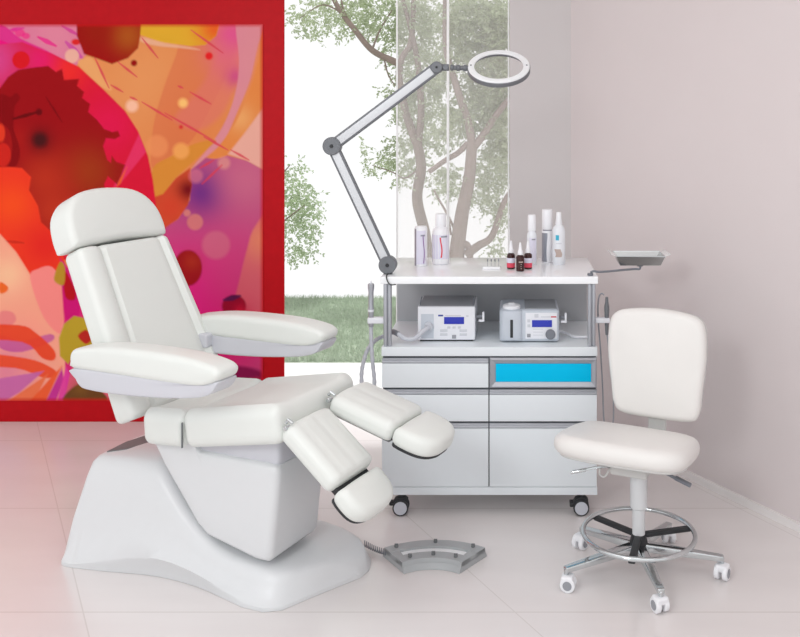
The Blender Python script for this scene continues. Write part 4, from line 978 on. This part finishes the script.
for a in (204, 278, 352, 56, 136):
    ra = math.radians(a); d = Vector((math.cos(ra), math.sin(ra), 0)); pn = Vector((-d.y, d.x, 0)); R_ = .262 if a in (204, 352) else .235
    m = MB(); p0 = SO + d * .02 + UP * .085; p1 = SO + d * R_ + UP * .064
    ax_ = (p1 - p0).normalized(); up_ = pn.cross(ax_) * -1
    if up_.z < 0: up_ = -up_
    def tp(x, y, z, L0=(p1 - p0).length): 
        k = .80 - .35 * (x / L0); return (x, y * k, z * k)
    m.rbox(frame((p0 + p1) / 2, ax_, pn, up_), ((p1 - p0).length + .01, .036, .028), .006, 2, None, tp)
    lg = m.build('leg', M_chrome, stool)
    sw_ = math.radians(a * 1.7); wd = Vector((math.cos(sw_), math.sin(sw_), 0)); wp = Vector((-wd.y, wd.x, 0)); wc = SO + d * (R_ + .002) + wd * .008 + UP * .0235
    MB().cyl(SO + d * R_ + UP * .053, UP, .007, .022, 12).build('stem', M_chrome, lg)
    hd_ = MB(); hd_.rbox(frame(wc + UP * .014 - wd * .002, wd, wp, UP), (.038, .040, .022), .007); cs = hd_.build('castor', M_bottle, stool)
    for sg in (-1, 1):
        wh = MB().cyl(wc + wp * sg * .0135, wp, .0235, .016, 24, .003).build('wheel', M_bottle, cs)
        MB().cyl(wc + wp * sg * .0222, wp, .014, .002, 20, .0005).build('wheel_cap', M_mgrey, cs)

# ------------------------------------------------------------------ light, world, camera
w = bpy.data.worlds.new('sky'); SC.world = w; w.use_nodes = True
bg = w.node_tree.nodes['Background']; bg.inputs[0].default_value = (.995, 1.0, 1.005, 1); bg.inputs[1].default_value = 1.03
def area(name, loc, target, size, power, col=(.965, .99, 1), sy=None):
    l = bpy.data.lights.new(name, 'AREA'); l.energy = power; l.size = size; l.color = col
    if sy: l.shape = 'RECTANGLE'; l.size_y = sy
    o = bpy.data.objects.new(name, l); COL.objects.link(o); o.location = loc
    o.rotation_euler = (Vector(target) - Vector(loc)).to_track_quat('-Z', 'Y').to_euler()
    return o
area('key_lamp', (-1.7, -.7, 2.68), (-.3, 3.3, .4), .9, 38)
area('unseen_fill_light', (-.9, 1.9, 2.72), (-.9, 1.9, 0), 2.6, 14, sy=1.6)  # unseen fill lights added under the ceiling to brighten the room
area('unseen_fill_light', (.6, 1.0, 2.72), (.6, 1.0, 0), 1.6, 7, sy=1.6)
sl_ = bpy.data.lights.new('sun', 'SUN'); sl_.energy = 1.6; sl_.angle = .05
so_ = bpy.data.objects.new('sun', sl_); COL.objects.link(so_); so_.rotation_euler = Vector((.12, -.2, -1)).to_track_quat('-Z', 'Y').to_euler()
cam = bpy.data.cameras.new('camera'); co = bpy.data.objects.new('camera', cam); COL.objects.link(co)
co.location = (0, 0, H); co.rotation_euler = (PI / 2, 0, 0)
cam.sensor_width = 36; cam.lens = F / 800 * 36; cam.shift_x = (400 - PX) / 800; cam.shift_y = (PY - 318.5) / 800
cam.clip_start = .05; cam.clip_end = 100
SC.camera = co
vs_ = SC.view_settings; vs_.view_transform = 'Standard'; vs_.look = 'None'; vs_.exposure = 0.0; vs_.gamma = 1.0; vs_.use_curve_mapping = False
